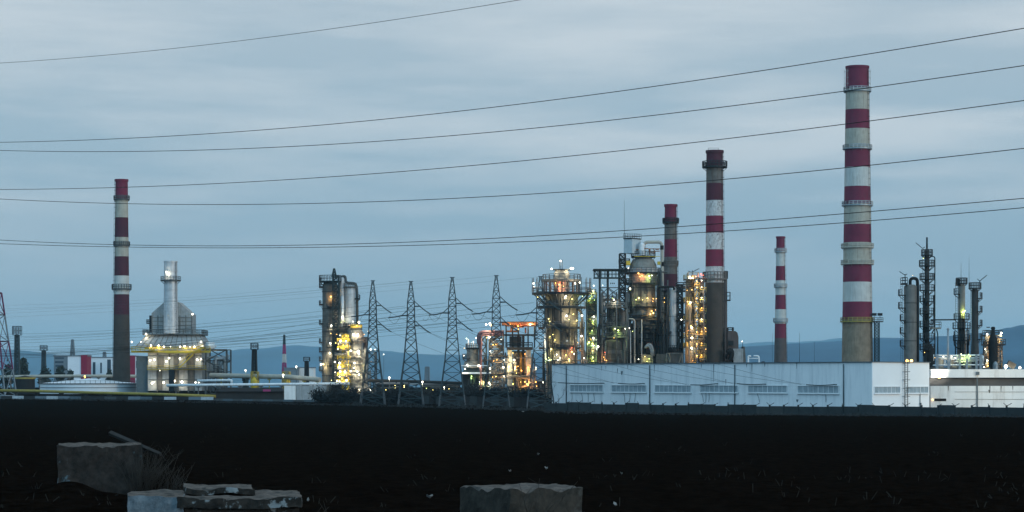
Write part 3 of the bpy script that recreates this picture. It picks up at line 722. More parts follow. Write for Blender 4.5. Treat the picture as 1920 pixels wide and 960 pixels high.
# yellow walkway and stairs
zy = t.z(658); b = MB()
b.box(t.x(257), t.x(402), yF-2.6, yF-.3, zy-.8, zy); p = t.part('walkway', b, 'yellow_paint')
q = MB(); q.rrail(t.x(257), t.x(402), yF-2.5, yF-.4, zy, 1.3, .08, sides='flr'); t.part('railing', q, 'yellow_paint', p)
def stair(px0, py0, px1, py1, y0, y1, m='yellow_paint'):
    b = MB(); P, Q = Vector((t.x(px0),0,t.z(py0))), Vector((t.x(px1),0,t.z(py1))); n = 12
    for y in (y0, y1): b.hexa([(P.x,y-.05,P.z-.55),(Q.x,y-.05,Q.z-.55),(Q.x,y+.05,Q.z-.55),(P.x,y+.05,P.z-.55),(P.x,y-.05,P.z),(Q.x,y-.05,Q.z),(Q.x,y+.05,Q.z),(P.x,y+.05,P.z)])
    for k in range(n):
        c = P+(Q-P)*(k+.5)/n; b.box(c.x-.25, c.x+.25, y0, y1, c.z-.3, c.z-.2)
    for y in (y0, y1): b.bar((P.x,y,P.z+1.1), (Q.x,y,Q.z+1.1), .08, 4)
    return t.part('stair', b, m)
stair(392, 651, 372, 662, yF-4.0, yF-2.8); stair(372, 664, 345, 690, yF-4.0, yF-2.8); stair(283, 651, 306, 659, yF-4.0, yF-2.8); stair(392,652,372,660,yF-5.2,yF-4.2)
for px0, px1, py in ((322,384,661.5),(270,300,655),(335,392,690)):
    b = MB(); b.box(t.x(px0), t.x(px1), yF-4.2, yF-2.4, t.z(py)-.3, t.z(py)); t.part('catwalk', b, 'yellow_paint' if py < 680 else 'grey_steel')
t.deck(t.x(286), t.x(395), yF-2.0, yF-.4, 692, m='gas_pipe_yellow', h=1.2, sides='f')
b = MB(); b.box(t.x(327), t.x(337), yF-3, yF-.4, 1, t.z(693)); t.part('burner_door', b, 'dark_steel')
b = MB(); b.tube([(t.x(390),-6,t.z(650)),(t.x(402),-6,t.z(650)),(t.x(403.5),-6,t.z(646))], 1.5, 12); b.tube([(t.x(398),-6,t.z(656)),(t.x(398),-6,t.z(642))], 1.7, 12); t.part('exhaust_fan', b, 'lagging_white')
# side pipe rack
b = MB(); b.lattice(t.x(392), t.x(431), -9, 3, 0, t.z(656), 4, .22, .14, faces='fb', zig=True)
t.part('side_frame', b, 'grey_steel')
b = MB()
for px, w_ in ((397,.5),(405,.7),(412,.4),(418,.9),(426,.5)): b.tube(rpath([(t.x(px),-8,1),(t.x(px),-8,t.z(rg.uniform(668,690))),(t.x(px+8),-8,t.z(rg.uniform(664,672)))]), w_, 8)
b.tube(rpath([(t.x(398),-8.5,t.z(657)),(t.x(425),-8.5,t.z(657)),(t.x(430),-8.5,t.z(657)),(t.x(430),-8.5,t.z(700))]), .35, 8)
b.tube(rpath([(t.x(411),-9.4,t.z(700)),(t.x(411),-9.4,t.z(673)),(t.x(428),-9.4,t.z(673)),(t.x(428),-9.4,t.z(712))]), .45, 8)
pipes(b, rg, t.x(388), t.x(430), -8, -4, 1, t.z(670), 22, (.2, .5)); t.part('pipework', b, 'galvanised')
b = MB(); b.lathe(t.x(419), -7, [(.1,t.z(701)),(t.w(8),t.z(699)),(t.w(8),t.z(684)),(.1,t.z(682))], 18); t.part('drum', b, 'lagging_white')
for px in (392, 412, 430): t.deck(t.x(px)-1.2, t.x(px)+1.6, -10, -7.5, 678 if px != 412 else 690, h=1.2)
t.lamps([(320,513,'W',2.6,-10.5),(365,590,'W',2.2,-5.8),(281,627,'W',2.4,-9),(257,642,'W',2.2,-12),(385,642,'W',2.6,-12),(274,642,'W',1.6,-12.3)])
t.lamps([(294,649,'W',2.4),(308,649,'W',2.6),(318,651,'W',2.2),(330,651,'W',1.8),(348,651,'W',2.2),(356,650,'W',2.4),(366,651,'W',1.8),(374,651,'W',2.4),(379,652,'W',1.8)], yF-3.0)
t.lamps([(292,676,'W',2.6),(300,675,'W',2.4),(322,678,'W',2.5),(327,672,'W',2.3),(347,673,'W',2.5),(379,675,'W',2.6),(386,674,'W',2.2)], yF-2.4)
t.lamps([(296,718,'W',3.0),(300,716,'W',2.0),(317,717,'W',2.5),(338,714,'W',2.5),(351,716,'W',3.0),(376,717,'W',2.2),(382,717,'W',1.8),(426,709,'W',2.2),(424,705,'A',1.6)], yF-2.6)
t.lamps([(310,695,'W',1.5),(333,694,'W',1.6),(415,715,'A',1.5)], yF-2.6)

# ------------------------------------------------------------------ twin column unit with the brightly lit vessel
t = T('distillation_unit', 'brightly lit twin column unit standing alone before the far hills', 'process unit', 650, 820)
rg = random.Random(31)
b = MB(); x, r0 = t.x(619), t.w(15); b.lathe(x, 0, [(r0,0),(r0,t.z(600)),(r0*.97,t.z(600)),(r0*.97,t.z(535)),(r0*.75,t.z(529)),(.3,t.z(526))], 30); t.part('brown_column', b, 'vessel_brown')
b = MB()
for py in (548, 580, 622, 660, 705): b.arc(x, 0, r0*.9, r0*1.035, t.z(py), t.z(py)+.35)
t.part('stiffening_ring', b, 'vessel_dark')
for py in (527, 537, 570, 606, 641, 658, 675, 693): t.platform(x, 0, py, r0, t.w(21), 150, 215, m='dark_steel')
t.platform(x, 0, 527, .4, t.w(21), 0, 360, m='dark_steel', h=2.0)
for py in (575, 612, 650, 685): t.platform(x, 0, py, r0, t.w(19), 255, 350, m='dark_steel')
b = MB(); b.lattice(t.x(626), t.x(637), -6.0, -3.4, 0, t.z(518), 22, .14, .09); b.lattice(t.x(624), t.x(632), -4.5, -2.5, t.z(520), t.z(504.5), 3, .14, .09, .25); t.part('ladder_tower', b, 'green_steel')
b = MB(); x2, r2 = t.x(641), t.w(5); b.lathe(x2, 1, [(r2,0),(r2,t.z(523)),(r2*.6,t.z(520)),(.1,t.z(519))], 20); t.part('slim_column', b, 'silver_cladding')
b = MB(); b.tube(rpath([(x2,1,t.z(521)),(x2,1,t.z(518)),(t.x(647),1,t.z(518)),(t.x(648),1,t.z(530)),(t.x(667),1,t.z(531)),(t.x(669),1,t.z(545)),(t.x(669.5),1,t.z(620))], 1.2), .5, 10); t.part('overhead_pipe', b, 'grey_steel')
b = MB(); x3, r3_ = t.x(656), t.w(10); b.lathe(x3, 1, [(r3_,t.z(640)),(r3_,t.z(541)),(r3_*.8,t.z(537)),(.3,t.z(534))], 28)
for py in (548, 560, 575, 590): b.arc(x3, 1, r3_*.95, r3_*1.03, t.z(py), t.z(py)+.2)
t.part('silver_column', b, 'silver_cladding')
t.platform(x3, 1, 537, r3_*.7, t.w(12.5), m='vessel_brown'); t.platform(x3, 1, 559, r3_, t.w(19), 330, 385, m='dark_steel'); t.platform(x3, 1, 612, r3_, t.w(14), m='dark_steel')
b = MB(); b.tube(rpath([(t.x(642.5),-1.5,t.z(606)),(t.x(642.5),-1.5,t.z(556))]), .55, 10); t.part('white_riser', b, 'lagging_white')
b = MB(); b.box(t.x(636), t.x(653), -4, 2, t.z(618), t.z(614)); b.box(t.x(638), t.x(652), -3.6, 1.6, t.z(624), t.z(618)); t.part('drum_deck', b, 'vessel_dark')
b = MB(); x4, r4 = t.x(670), t.w(13); b.lathe(x4, -5, [(r4,0),(r4,t.z(712)),(r4*.93,t.z(712)),(r4*.93,t.z(640)),(r4*1.08,t.z(640)),(r4*1.08,t.z(626)),(r4*.7,t.z(618)),(.3,t.z(615))], 30); t.part('lit_vessel', b, 'vessel_pale')
for px, py in ((673,665),(673,704),(671,634)):
    b = MB(); b.bar((t.x(px), -5-r4*.9, t.z(py)), (t.x(px), -5-r4*1.04, t.z(py)), .55, 12); t.part('manhole', b, 'vessel_dark')
for py in (640, 674, 711): t.platform(x4, -5, py, r4*.95, t.w(17), 180, 360, m='vessel_brown', rm='grey_steel')
t.platform(x4, -5, 616, .4, t.w(11), m='grey_steel', rm='yellow_paint')
b = MB(); b.lattice(t.x(645), t.x(656), -9, -6, 0, t.z(628), 8, .13, .08); t.part('stair_frame', b, 'yellow_paint')
for py in (642, 656, 674, 690, 705, 718): t.deck(t.x(636), t.x(660), -10, -6.5, py, m='grey_steel', rm='yellow_paint')
b = MB(); b.tube([(t.x(686),-4,0),(t.x(686),-4,t.z(632))], .75, 10); b.tube(rpath([(t.x(689),-5,1),(t.x(689),-5,t.z(640)),(t.x(680),-5,t.z(638))]), .35, 8); t.part('downcomer', b, 'brown_concrete')
b = MB(); pipes(b, rg, t.x(628), t.x(700), -11, -2, 1, t.z(650), 46, (.14, .4)); t.part('pipework', b, 'vessel_pale')
b = MB(); b.lattice(t.x(690), t.x(706), -9, 0, 0, t.z(660), 4, .15, .09, faces='fblr', zig=True); t.part('ground_frame', b, 'grey_steel')
L1 = [(622,557,'A',2.4),(627,559.5,'O',1.7),(623,611,'W',2.2),(622,625.5,'A',1.7),(621,644,'W',2.2),(620,662,'W',2.2),(604,683,'W',2.2),(608,683,'Y',2.6),(644,595,'W',2.4),(641,605,'G',1.5),(648,603,'G',1.5)]
t.lamps(L1, -r0-1.2)
t.lamps([(636,628,'A',1.4),(642,630,'W',2.0),(653,631,'Y',1.8),(634,644,'Y',1.6),(643,640,'W',2.4),(648,648,'Y',1.8),(639,646,'Y',2.0),(653,640,'W',2.0),(638,655,'W',1.6),(632,679,'W',2.0),(641,681,'W',2.4),(641,688,'W',2.4),(633,698,'W',1.6),(642,697,'W',2.6),(651,697,'W',2.2),(641,706,'W',1.8),(646,710,'Y',1.6),(636,714,'W',2.0),(641,715,'W',2.0),(654,713,'W',2.4),(626,713,'Y',1.6),(656,684,'Y',1.7),(654,705,'O',1.6)], -11)
t.lamps([(665,604,'W',1.8),(676,605,'W',3.0),(672,612,'Y',1.6),(658,612,'O',1.6),(666,628,'W',2.4),(674,628,'W',2.6),(686,628,'O',1.8),(661,658,'W',2.2),(675,659,'W',3.0),(676,663,'W',2.2),(668,681,'W',2.4),(667,690,'W',1.8),(661,696,'W',2.2),(673,698,'W',3.2),(676,702,'W',2.2),(664,731,'Y',1.5),(670,732,'Y',1.6),(677,731,'W',1.8),(684,731,'Y',1.6),(697,731,'W',2.6),(689,685,'Y',2.0),(689,681,'Y',1.6),(698,656,'W',2.2),(698,622,'W',1.5),(693,622,'W',1.4),(706,656,'W',1.4),(699,678,'A',1.4),(630,731,'A',1.5)], -5-r4-1.4)

# ------------------------------------------------------------------ low unit and pillar unit with orange roof
t = T('coalescer_unit', 'small grey drum on a cone above a dark green lit shelter', 'process unit', 888, 720)
b = MB(); x = t.x(886); b.lathe(x, 0, [(t.w(19),t.z(690)),(t.w(15),t.z(678)),(t.w(11),t.z(676)),(t.w(11),t.z(652)),(.2,t.z(651))], 24); t.part('drum', b, 'vessel_pale')
t.platform(x, 0, 652, .3, t.w(13), m='dark_steel'); t.platform(x, 0, 671, t.w(11), t.w(19), 120, 250)
b = MB()
for px, py in ((878,636),(884,642),(888,639),(892,645)): b.tube([(t.x(px),-.6,t.z(652)),(t.x(px),-.6,t.z(py))], .18, 6)
t.part('vent_pipe', b, 'lagging_white')
b = MB(); b.hexa([(t.x(866),-7,t.z(701)),(t.x(921),-7,t.z(701)),(t.x(921),6,t.z(701)),(t.x(866),6,t.z(701)),(t.x(872),-2,t.z(690)),(t.x(917),-2,t.z(690)),(t.x(917),3,t.z(690)),(t.x(872),3,t.z(690))]); t.part('shelter_roof', b, 'green_steel')
b = MB(); b.box(t.x(867), t.x(920), -2, 5, 0, t.z(701.2)); t.part('back_wall', b, 'vessel_dark')
b = MB()
for px in (868, 884, 891, 900, 907, 919): b.box(t.x(px)-.2, t.x(px)+.2, -6.4, -6.0, 0, t.z(701.2))
t.part('post', b, 'green_steel')
b = MB(); b.box(t.x(866), t.x(921), -7.1, -6.7, t.z(701), t.z(698)); b.box(t.x(866), t.x(917), -7.4, -7.2, t.z(686.5), t.z(685)); t.part('eaves_pipe', b, 'lagging_white')
b = MB(); pipes(b, random.Random(41), t.x(868), t.x(920), -6, -2, .5, t.z(708), 18, (.12,.3)); t.part('pipework', b, 'grey_steel')
t.lamps([(877,684,'W',2.0),(898,685,'W',2.2),(873,692,'W',1.8)], -7.6); t.lamps([(885,705.5,'G',2.2),(901,705.5,'G',2.2),(900,716,'W',2.0),(907,716,'Y',2.2),(891,733,'W',2.0),(908,733,'G',1.8),(900,720,'G',1.4)], -6.9); t.lamps([(875,635,'W',1.8),(893,634,'W',1.8),(871,653,'A',1.6),(870,667,'W',1.6)], -2.4)

t = T('pillar_unit', 'unit on lit concrete pillars with an orange rusty roof and stair tower', 'process unit', 955, 720)
rg = random.Random(51); x = t.x
b = MB(); b.box(x(941), x(1008), -5, 5, t.z(610), t.z(605)); b.box(x(936), x(1008), -4.6, 4.6, t.z(604.8), t.z(603.6)); t.part('crane_roof', b, 'orange_rust')
b = MB()
for px in (949, 961, 972, 990, 1002): b.box(x(px)-.22, x(px)+.22, -4.4, -4.0, t.z(652), t.z(610))
b.box(x(944), x(1008), -4.5, 4.5, t.z(629.5), t.z(627)); t.part('roof_post', b, 'dark_steel')
b = MB(); b.box(x(955), x(978), -4, 4, t.z(650), t.z(631)); t.part('cabin', b, 'vessel_dark')
b = MB(); b.box(x(950), x(999), -6, 6, t.z(656), t.z(651)); t.part('concrete_deck', b, 'stack_concrete')
b = MB(); b.rrail(x(951), x(998), -5.8, 5.8, t.z(651), 1.4, .07); t.part('deck_railing', b, 'dark_steel')
for px in (955.5, 991):
    b = MB(); b.box(x(px-4), x(px+4), -5, -3, 0, t.z(656.2)); b.box(x(px-4), x(px+4), 3, 5, 0, t.z(656.2)); t.part('pillar', b, 'cream_paint')
b = MB(); b.box(x(961), x(986), 2, 2.5, 0, t.z(658)); t.part('back_screen', b, 'gas_pipe_yellow')
b = MB(); b.box(x(950), x(999), -5.4, 5.4, t.z(711), t.z(708)); b.box(x(950), x(999), -5.6, -5.3, t.z(726), t.z(723)); t.part('beam', b, 'vessel_brown')
b = MB()
for px in (972, 981): b.box(x(px)-.4, x(px)+.4, -4.6, -3.8, 0, t.z(630))
t.part('riser', b, 'soot_black')
b = MB(); b.lathe(x(968), -1, [(t.w(5),t.z(706)),(t.w(5),t.z(662)),(.2,t.z(660))], 16); t.part('inner_drum', b, 'vessel_pale')
b = MB(); b.lattice(x(918), x(944), -5.5, 1, 0, t.z(626), 9, .17, .11); 
for k in range(8):
    za, zb = k*t.z(626)/8, (k+1)*t.z(626)/8; (xa, xb) = (x(921), x(941)) if k % 2 else (x(941), x(921)); b.bar((xa,-4.4,za), (xb,-4.4,zb), .35, 4); b.bar((xa,-5.2,za+1), (xb,-5.2,zb+1), .08, 4)
t.part('stair_tower', b, 'grey_steel')
for py in (628, 647, 666, 676, 695, 707, 725): t.deck(x(917), x(945), -6, 0, py, m='vessel_dark', rm='grey_steel')
b = MB(); b.tube(rpath([(x(944),-6.2,t.z(624)),(x(898),-6.2,t.z(624)),(x(898),-6.2,t.z(644)),(x(905),-6.2,t.z(647))], 1.8), .65, 10); b.tube(rpath([(x(944),-6.8,t.z(628)),(x(902),-6.8,t.z(628)),(x(902),-6.8,t.z(735))], 1.2), .4, 8); t.part('loop_pipe', b, 'dull_pink')
b = MB(); b.lattice(x(899), x(912), -5, -1, 0, t.z(628), 6, .15, .1); t.part('pipe_trestle', b, 'green_steel')
b = MB(); pipes(b, rg, x(900), x(1004), -7, -2, 1, t.z(660), 40, (.12,.34)); t.part('pipework', b, 'vessel_brown')
b = MB(); pipes(b, rg, x(944), x(1006), -3.8, 2, t.z(629), t.z(611), 14, (.12,.3)); t.part('roof_pipework', b, 'orange_rust')
t.lamps([(912,609.5,'W',2.6),(919,608,'W',3.0),(921,611,'A',2.4),(918,633,'W',2.6),(913,634,'A',2.0),(919,659,'W',2.4),(925,647,'A',2.2),(930,646,'A',2.0),(933,646,'A',1.6),(926,677,'A',1.5),(932,675,'A',2.0),(919,691,'W',2.2),(930,706,'A',2.0),(924,707,'A',1.6),(945,675,'W',2.4),(944,689,'W',2.4),(945,705.5,'W',1.8),(917,717,'W',2.2),(919,721,'W',2.2),(931,734,'A',1.6)], -7.2)
t.lamps([(956,610,'A',2.2),(971,612,'A',2.2),(977,611,'R',2.0),(972,618,'A',1.6),(994,609,'W',2.4),(997,609,'A',2.2),(940,637,'W',1.4)], -5.6)
t.lamps([(964,675,'W',2.2),(966,688,'Y',2.4),(971,687,'O',1.8),(954,688,'Y',2.0),(962,662,'Y',1.8),(984,716,'O',2.4),(988,716,'O',2.8),(1004,716,'O',2.6),(990,689,'O',2.2),(976,716,'Y',1.6),(968,700,'Y',1.6)], -6.4)
t.lamps([(968,666,'Y',2.0),(984,664,'O',2.2),(978,695,'O',2.4),(962,720,'Y',2.2),(994,674,'O',1.6)], -1.5)

# ------------------------------------------------------------------ wide reactor with the railed crown
t = T('wide_reactor', 'wide brown reactor under a tall railed crown deck, lit yellow on its galleries', 'process unit', 1053, 700, lp=1.4)
rg = random.Random(61); x = t.x
b = MB(); b.lathe(0, 0, [(t.w(29),0),(t.w(29),t.z(652)),(t.w(30),t.z(652)),(t.w(30),t.z(612)),(t.w(31),t.z(612)),(t.w(31),t.z(549))], 40); t.part('shell', b, 'vessel_brown')
b = MB(); b.lathe(0, 0, [(t.w(15),t.z(549)),(t.w(15),t.z(524)),(t.w(13),t.z(522)),(t.w(14.5),t.z(512)),(t.w(12),t.z(507)),(.2,t.z(506))], 24); t.part('cap_vessel', b, 'vessel_pale')
t.platform(0, 0, 549, t.w(29), t.w(56), m='dark_steel', rm='grey_steel', h=1.4, th=.6)
t.platform(0, 0, 524, .3, t.w(36), m='vessel_brown', rm='grey_steel', h=1.5, th=.7)
b = MB()
for k in range(22):
    a = R(k*360/22); b.bar((t.w(55)*math.cos(a), t.w(55)*math.sin(a), t.z(549)), (t.w(55)*math.cos(a), t.w(55)*math.sin(a), t.z(521.5)), .09, 4)
for py in (540, 531): b.arc(0, 0, t.w(55)-.06, t.w(55)+.06, t.z(py), t.z(py)+.1)
t.part('crown_post', b, 'grey_steel')
b = MB()
for k in range(18):
    a = R(k*20+10); b.bar((t.w(33)*math.cos(a), t.w(33)*math.sin(a), t.z(549)), (t.w(33)*math.cos(a), t.w(33)*math.sin(a), t.z(525)), .24, 4)
t.part('deck_column', b, 'vessel_dark')
b = MB(); b.tube([(x(1050),-.4,t.z(506)),(x(1050),-.4,t.z(489))], .12, 5); b.tube([(x(1054),-.4,t.z(506)),(x(1054),-.4,t.z(487))], .09, 5); b.arc(0,0,.3,t.w(18),t.z(506.5),t.z(505)); t.part('vent_mast', b, 'dark_steel')
for k, (py, r_) in enumerate(((575,46),(613,44),(651,43))): t.platform(0, 0, py, t.w(29), t.w(r_), 170, 370, m='dark_steel', rm='grey_steel', h=1.5, th=.65)
b = MB()
for a in range(185, 370, 18):
    c, k = math.cos(R(a)), math.sin(R(a)); b.bar((t.w(31)*c, t.w(31)*k, t.z(572)), (t.w(52)*c, t.w(52)*k, t.z(552)), .18, 4)
t.part('crown_bracket', b, 'dark_steel')
b = MB(); b.box(x(1037), x(1047), -t.w(35), -t.w(28), t.z(612), t.z(552)); b.bar((x(1028),-t.w(38),t.z(566)), (x(1045),-t.w(38),t.z(574)), .5, 6); b.tube([(x(1058),-t.w(36),t.z(685)),(x(1072),-t.w(40),t.z(695))], .8, 6); t.part('duct', b, 'vessel_dark')
b = MB()
for px in (1035, 1051): b.box(x(px)-.15, x(px)+.15, -t.w(40), -t.w(40)+.3, 0, t.z(575))
for a in (232, 250, 290, 312, 330): b.bar((t.w(42)*math.cos(R(a)), t.w(42)*math.sin(R(a)), 0), (t.w(42)*math.cos(R(a)), t.w(42)*math.sin(R(a)), t.z(575)), .14, 4)
t.part('support_post', b, 'dark_steel')
b = MB(); b.bar((x(1066),-t.w(28),t.z(631)), (x(1066),-t.w(31.5),t.z(631)), t.w(3.6), 16); t.part('manhole', b, 'soot_black')
b = MB(); b.bar((x(1062.5),-t.w(29),t.z(640)), (x(1062.5),-t.w(32),t.z(640)), t.w(2), 12); t.part('nozzle', b, 'lagging_white')
b = MB(); b.tube(rpath([(x(1083),-4.6,t.z(580)),(x(1089),-4.6,t.z(586)),(x(1091),-4.6,t.z(600)),(x(1091),-4.6,0)]), .4, 8); b.tube(rpath([(x(1085),-4.9,t.z(655)),(x(1094),-4.9,t.z(658)),(x(1095),-4.9,t.z(672)),(x(1099),-4.9,t.z(676)),(x(1099),-4.9,t.z(690))]), .55, 8)
b.tube(rpath([(x(1024),-5.2,t.z(640)),(x(1020),-5.2,t.z(640)),(x(1020),-5.2,0)]), .3, 8); b.tube([(x(1024),-5.6,t.z(617)),(x(1044),-6.4,t.z(607)),(x(1060),-6,t.z(613))], .6, 8)
pipes(b, rg, x(1015), x(1098), -6.8, -4.6, 1, t.z(560), 36, (.1,.25)); t.part('pipework', b, 'vessel_dark')
b = MB(); b.ladder(x(1030), -5.6, t.z(650), t.z(575)); b.ladder(x(1088), -4, t.z(690), t.z(613)); t.part('ladder', b, 'grey_steel')
b = MB(); b.tube(rpath([(x(1022),-5.9,t.z(614)),(x(1022),-5.9,t.z(690))]), .25, 8); b.tube([(x(1047),-6,t.z(676)),(x(1022),-6,t.z(676))], .22, 8); t.part('white_pipe', b, 'lagging_white')
yq = -t.w(31)-1.6
t.lamps([(1051,489.5,'W',2.2,-1),(1034,505,'W',2.4,-3),(1070,504,'W',2.6,-3),(1074,504,'W',2.2,-3)])
t.lamps([(1000,533,'W',2.4,-6),(1001,539,'W',1.6,-6),(1041,532,'A',2.0),(1048,534,'R',2.6,-4),(1049,540,'R',2.0,-4),(1077,533,'W',2.4),(1086,531,'W',2.2),(1056,538,'G',1.4,-4)], -6)
t.lamps([(1060,557,'W',2.2),(1072,562,'Y',2.2),(1008,558,'Y',1.8,-4),(1091,557,'G',1.8),(1066,566,'Y',1.5)], yq)
t.lamps([(1061,593,'W',2.4),(1074,590,'Y',2.2),(1090,593,'W',2.4),(1028,599,'Y',2.0),(1080,602,'Y',2.2),(1066,600,'Y',1.4)], yq)
t.lamps([(1089,631,'W',2.6),(1040,638,'Y',1.8),(1078,636,'Y',2.0),(1013,636,'W',1.8),(1030,632,'Y',1.8),(1036,628,'Y',1.5),(1082,643,'O',1.5)], yq)
t.lamps([(1033,655,'Y',2.4),(1043,665,'W',2.0),(1049,671,'W',1.8),(1071,660,'O',2.8),(1076,664,'W',2.2),(1066,674,'Y',2.4),(1094,672,'W',1.8),(1028,671,'G',1.8),(1060,666,'Y',1.8),(1071,650+2,'R',2.0)], yq)

t = T('stair_tower', 'narrow dark stair tower glowing yellow green on every landing', 'stair tower', 1109, 705)
b = MB(); b.lattice(t.x(1100.5), t.x(1118), -1.6, 1.6, 0, t.z(548), 15, .17, .09, zig=True); t.part('frame', b, 'green_steel')
for k, py in enumerate((550, 566, 584, 594, 612, 630, 648, 667, 686)):
    t.deck(t.x(1101), t.x(1117.5), -1.5, 1.5, py, m='green_steel', rm='green_steel')
    if k < 8:
        b = MB(); p0, p1 = ((1103, 1115) if k % 2 else (1115, 1103)); py2 = (566,584,594,612,630,648,667,686,700)[k]
        for y in (-.6, .6): b.bar((t.x(p0), y, t.z(py)), (t.x(p1), y, t.z(py2)), .14, 4)
        t.part('stair', b, 'gas_pipe_yellow')
b = MB(); b.box(t.x(1102), t.x(1116.5), 1.3, 1.5, 0, t.z(560)); t.part('back_screen', b, 'vessel_brown')
t.lamps([(1113,536,'W',1.9),(1112,546,'Y',2.4),(1108,552,'G',1.8),(1106,560,'G',1.8),(1113,594,'W',2.2),(1112,602,'G',2.2),(1110,620,'G',2.0),(1112,634,'W',2.4),(1104,642,'G',2.4),(1110,644,'G',2.2),(1113,648,'W',1.8),(1121,650,'W',2.8),(1111,658,'Y',2.2),(1111,670,'G',2.4),(1112,677,'Y',1.6),(1114,563,'G',1.5)], -1.9)

t = T('open_steel_frame', 'dark open lattice frame with a roofed crane deck beside the domed reactor', 'steel frame', 1142, 715)
x = t.x; rg = random.Random(71)
b = MB(); b.box(x(1112), x(1172), -3.6, 3.6, t.z(507.5), t.z(505)); t.part('crane_roof', b, 'dark_steel')
b = MB(); b.box(x(1113), x(1168), -3.4, 3.4, t.z(522), t.z(520.5)); b.rrail(x(1114), x(1168), -3.3, 3.3, t.z(521), 2.2, .07, 1.0); t.part('crane_deck', b, 'green_steel')
b = MB()
for px in (1124.5, 1139.5, 1161):
    for y in (-3, 3): b.box(x(px)-.22, x(px)+.22, y-.22, y+.22, 0, t.z(507.6))
b.bar((x(1113), -3, t.z(507)), (x(1124), -3, t.z(522)), .14, 4)
t.part('column', b, 'dark_steel')
b = MB(); lv = [(540),(556),(574),(594),(612),(632),(650),(668),(690)]
for p0, p1 in ((1124.5,1139.5),(1139.5,1161)):
    for a, c in zip(lv, lv[1:]):
        b.bar((x(p0),-3,t.z(a)), (x(p1),-3,t.z(c)), .11, 4); b.bar((x(p0),-3,t.z(c)), (x(p1),-3,t.z(a)), .11, 4); b.bar((x(p0),-3,t.z(a)), (x(p1),-3,t.z(a)), .13, 4); b.bar((x(p0),3,t.z(a)), (x(p1),3,t.z(c)), .11, 4)
t.part('bracing', b, 'dark_steel')
for py in (575, 612, 631): t.deck(x(1137), x(1176), -3.8, 3, py, m='grey_steel')
b = MB(); b.lathe(x(1166), 2.5, [(t.w(7),0),(t.w(7),t.z(585)),(.2,t.z(581))], 18); b.lathe(x(1142), 3, [(t.w(5),0),(t.w(5),t.z(600)),(.2,t.z(597))], 16); t.part('rear_vessel', b, 'vessel_brown')
b = MB(); b.lathe(x(1150), 0, [(t.w(9),t.z(630)),(t.w(9),t.z(572)),(t.w(6),t.z(564)),(.2,t.z(561))], 20); t.part('vessel', b, 'vessel_pale')
b = MB(); b.lathe(x(1132), .5, [(t.w(4),0),(t.w(4),t.z(556)),(.2,t.z(553))], 16); t.part('slim_vessel', b, 'silver_cladding')
b = MB(); b.lathe(x(1148), -1, [(t.w(19),0),(t.w(19),t.z(640)),(t.w(10),t.z(632)),(.2,t.z(630))], 28); t.part('tank', b, 'vessel_dark')
b = MB(); b.arc(x(1148), -1, t.w(18.5), t.w(20), t.z(663), t.z(657)); b.arc(x(1148), -1, t.w(18.5), t.w(19.6), t.z(674), t.z(672)); t.part('tank_band', b, 'grey_steel')
b = MB(); pipes(b, rg, x(1120), x(1176), -5, 4, 2, t.z(545), 64, (.14,.4)); t.part('pipework', b, 'grey_steel')
b = MB()
for px in (1143.5, 1147, 1150): b.bar((x(px),-3,t.z(532)), (x(px)+.3,-3,t.z(532)), .2, 6)
t.part('hung_lamp', b, 'soot_black')
t.lamps([(1129,536,'W',1.3,-4),(1150,563,'W',2.2),(1154,566,'W',1.9),(1147,560,'G',1.4),(1152,617,'W',1.7),(1158,620,'G',2.4),(1156,624,'G',2.0),(1171,617,'W',1.7),(1133,661,'R',2.0),(1131,670,'O',2.0),(1136,676,'O',2.2),(1150,634,'A',1.3)], -4.6)
# ------------------------------------------------------------------ domed reactor with overhead pipe
t = T('domed_reactor', 'tall domed reactor with a pale box on top, orange and green lamps on its gallery', 'process unit', 1206, 740, lp=.5)
x = t.x; rg = random.Random(81)
b = MB(); b.lathe(0, 0, [(t.w(20),0),(t.w(20),t.z(594)),(t.w(23.5),t.z(592)),(t.w(23.5),t.z(534)),(t.w(26),t.z(532)),(t.w(26),t.z(506)),(t.w(24.5),t.z(496)),(t.w(20),t.z(487)),(t.w(8),t.z(481)),(.2,t.z(480))], 40); t.part('shell', b, 'vessel_pale')
b = MB(); pipes(b, rg, x(1232), x(1251), -4, 3, 4, t.z(505), 34, (.14,.34)); pipes(b, rg, x(1171), x(1183), -4, 3, 4, t.z(500), 26, (.12,.3)); t.part('flank_pipework', b, 'grey_steel')
for py in (545, 562, 585, 612): t.deck(x(1231), x(1252), -3.5, 2, py, m='dark_steel')
b = MB(); b.arc(0, 0, t.w(22), t.w(31), t.z(512), t.z(504)); t.part('dome_skirt', b, 'grey_cladding')
b = MB()
for k in range(6): 
    a = R(205+k*26); b.bar((t.w(24)*math.cos(a),t.w(24)*math.sin(a),t.z(575)), (t.w(24.4)*math.cos(a),t.w(24.4)*math.sin(a),t.z(536)), .12, 4)
for py in (545, 558): b.arc(0,0,t.w(23),t.w(24),t.z(py),t.z(py)+.15)
t.part('seam', b, 'vessel_brown')
for py, r_ in ((480,23),(511,33),(531,33),(575,30),(594,31)): t.platform(0, 0, py, t.w(16 if py == 480 else 23), t.w(r_), m='dark_steel', rm='grey_steel', h=1.4, th=.55)
b = MB(); bx = [(x(1169),-2),(x(1184),-4),(x(1202),1),(x(1187),3.4)]; b.hexa([(a,c,t.z(476)) for a,c in bx]+[(a,c,t.z(449)) for a,c in bx]); t.part('motor_house', b, 'pale_blue_sheet')
b = MB(); bx2 = [(a*1.0+(a-x(1185))*.06,c*1.08) for a,c in bx]; b.hexa([(a,c,t.z(449)) for a,c in bx2]+[(a,c,t.z(447)) for a,c in bx2]); t.part('house_roof', b, 'dark_steel')
b = MB()
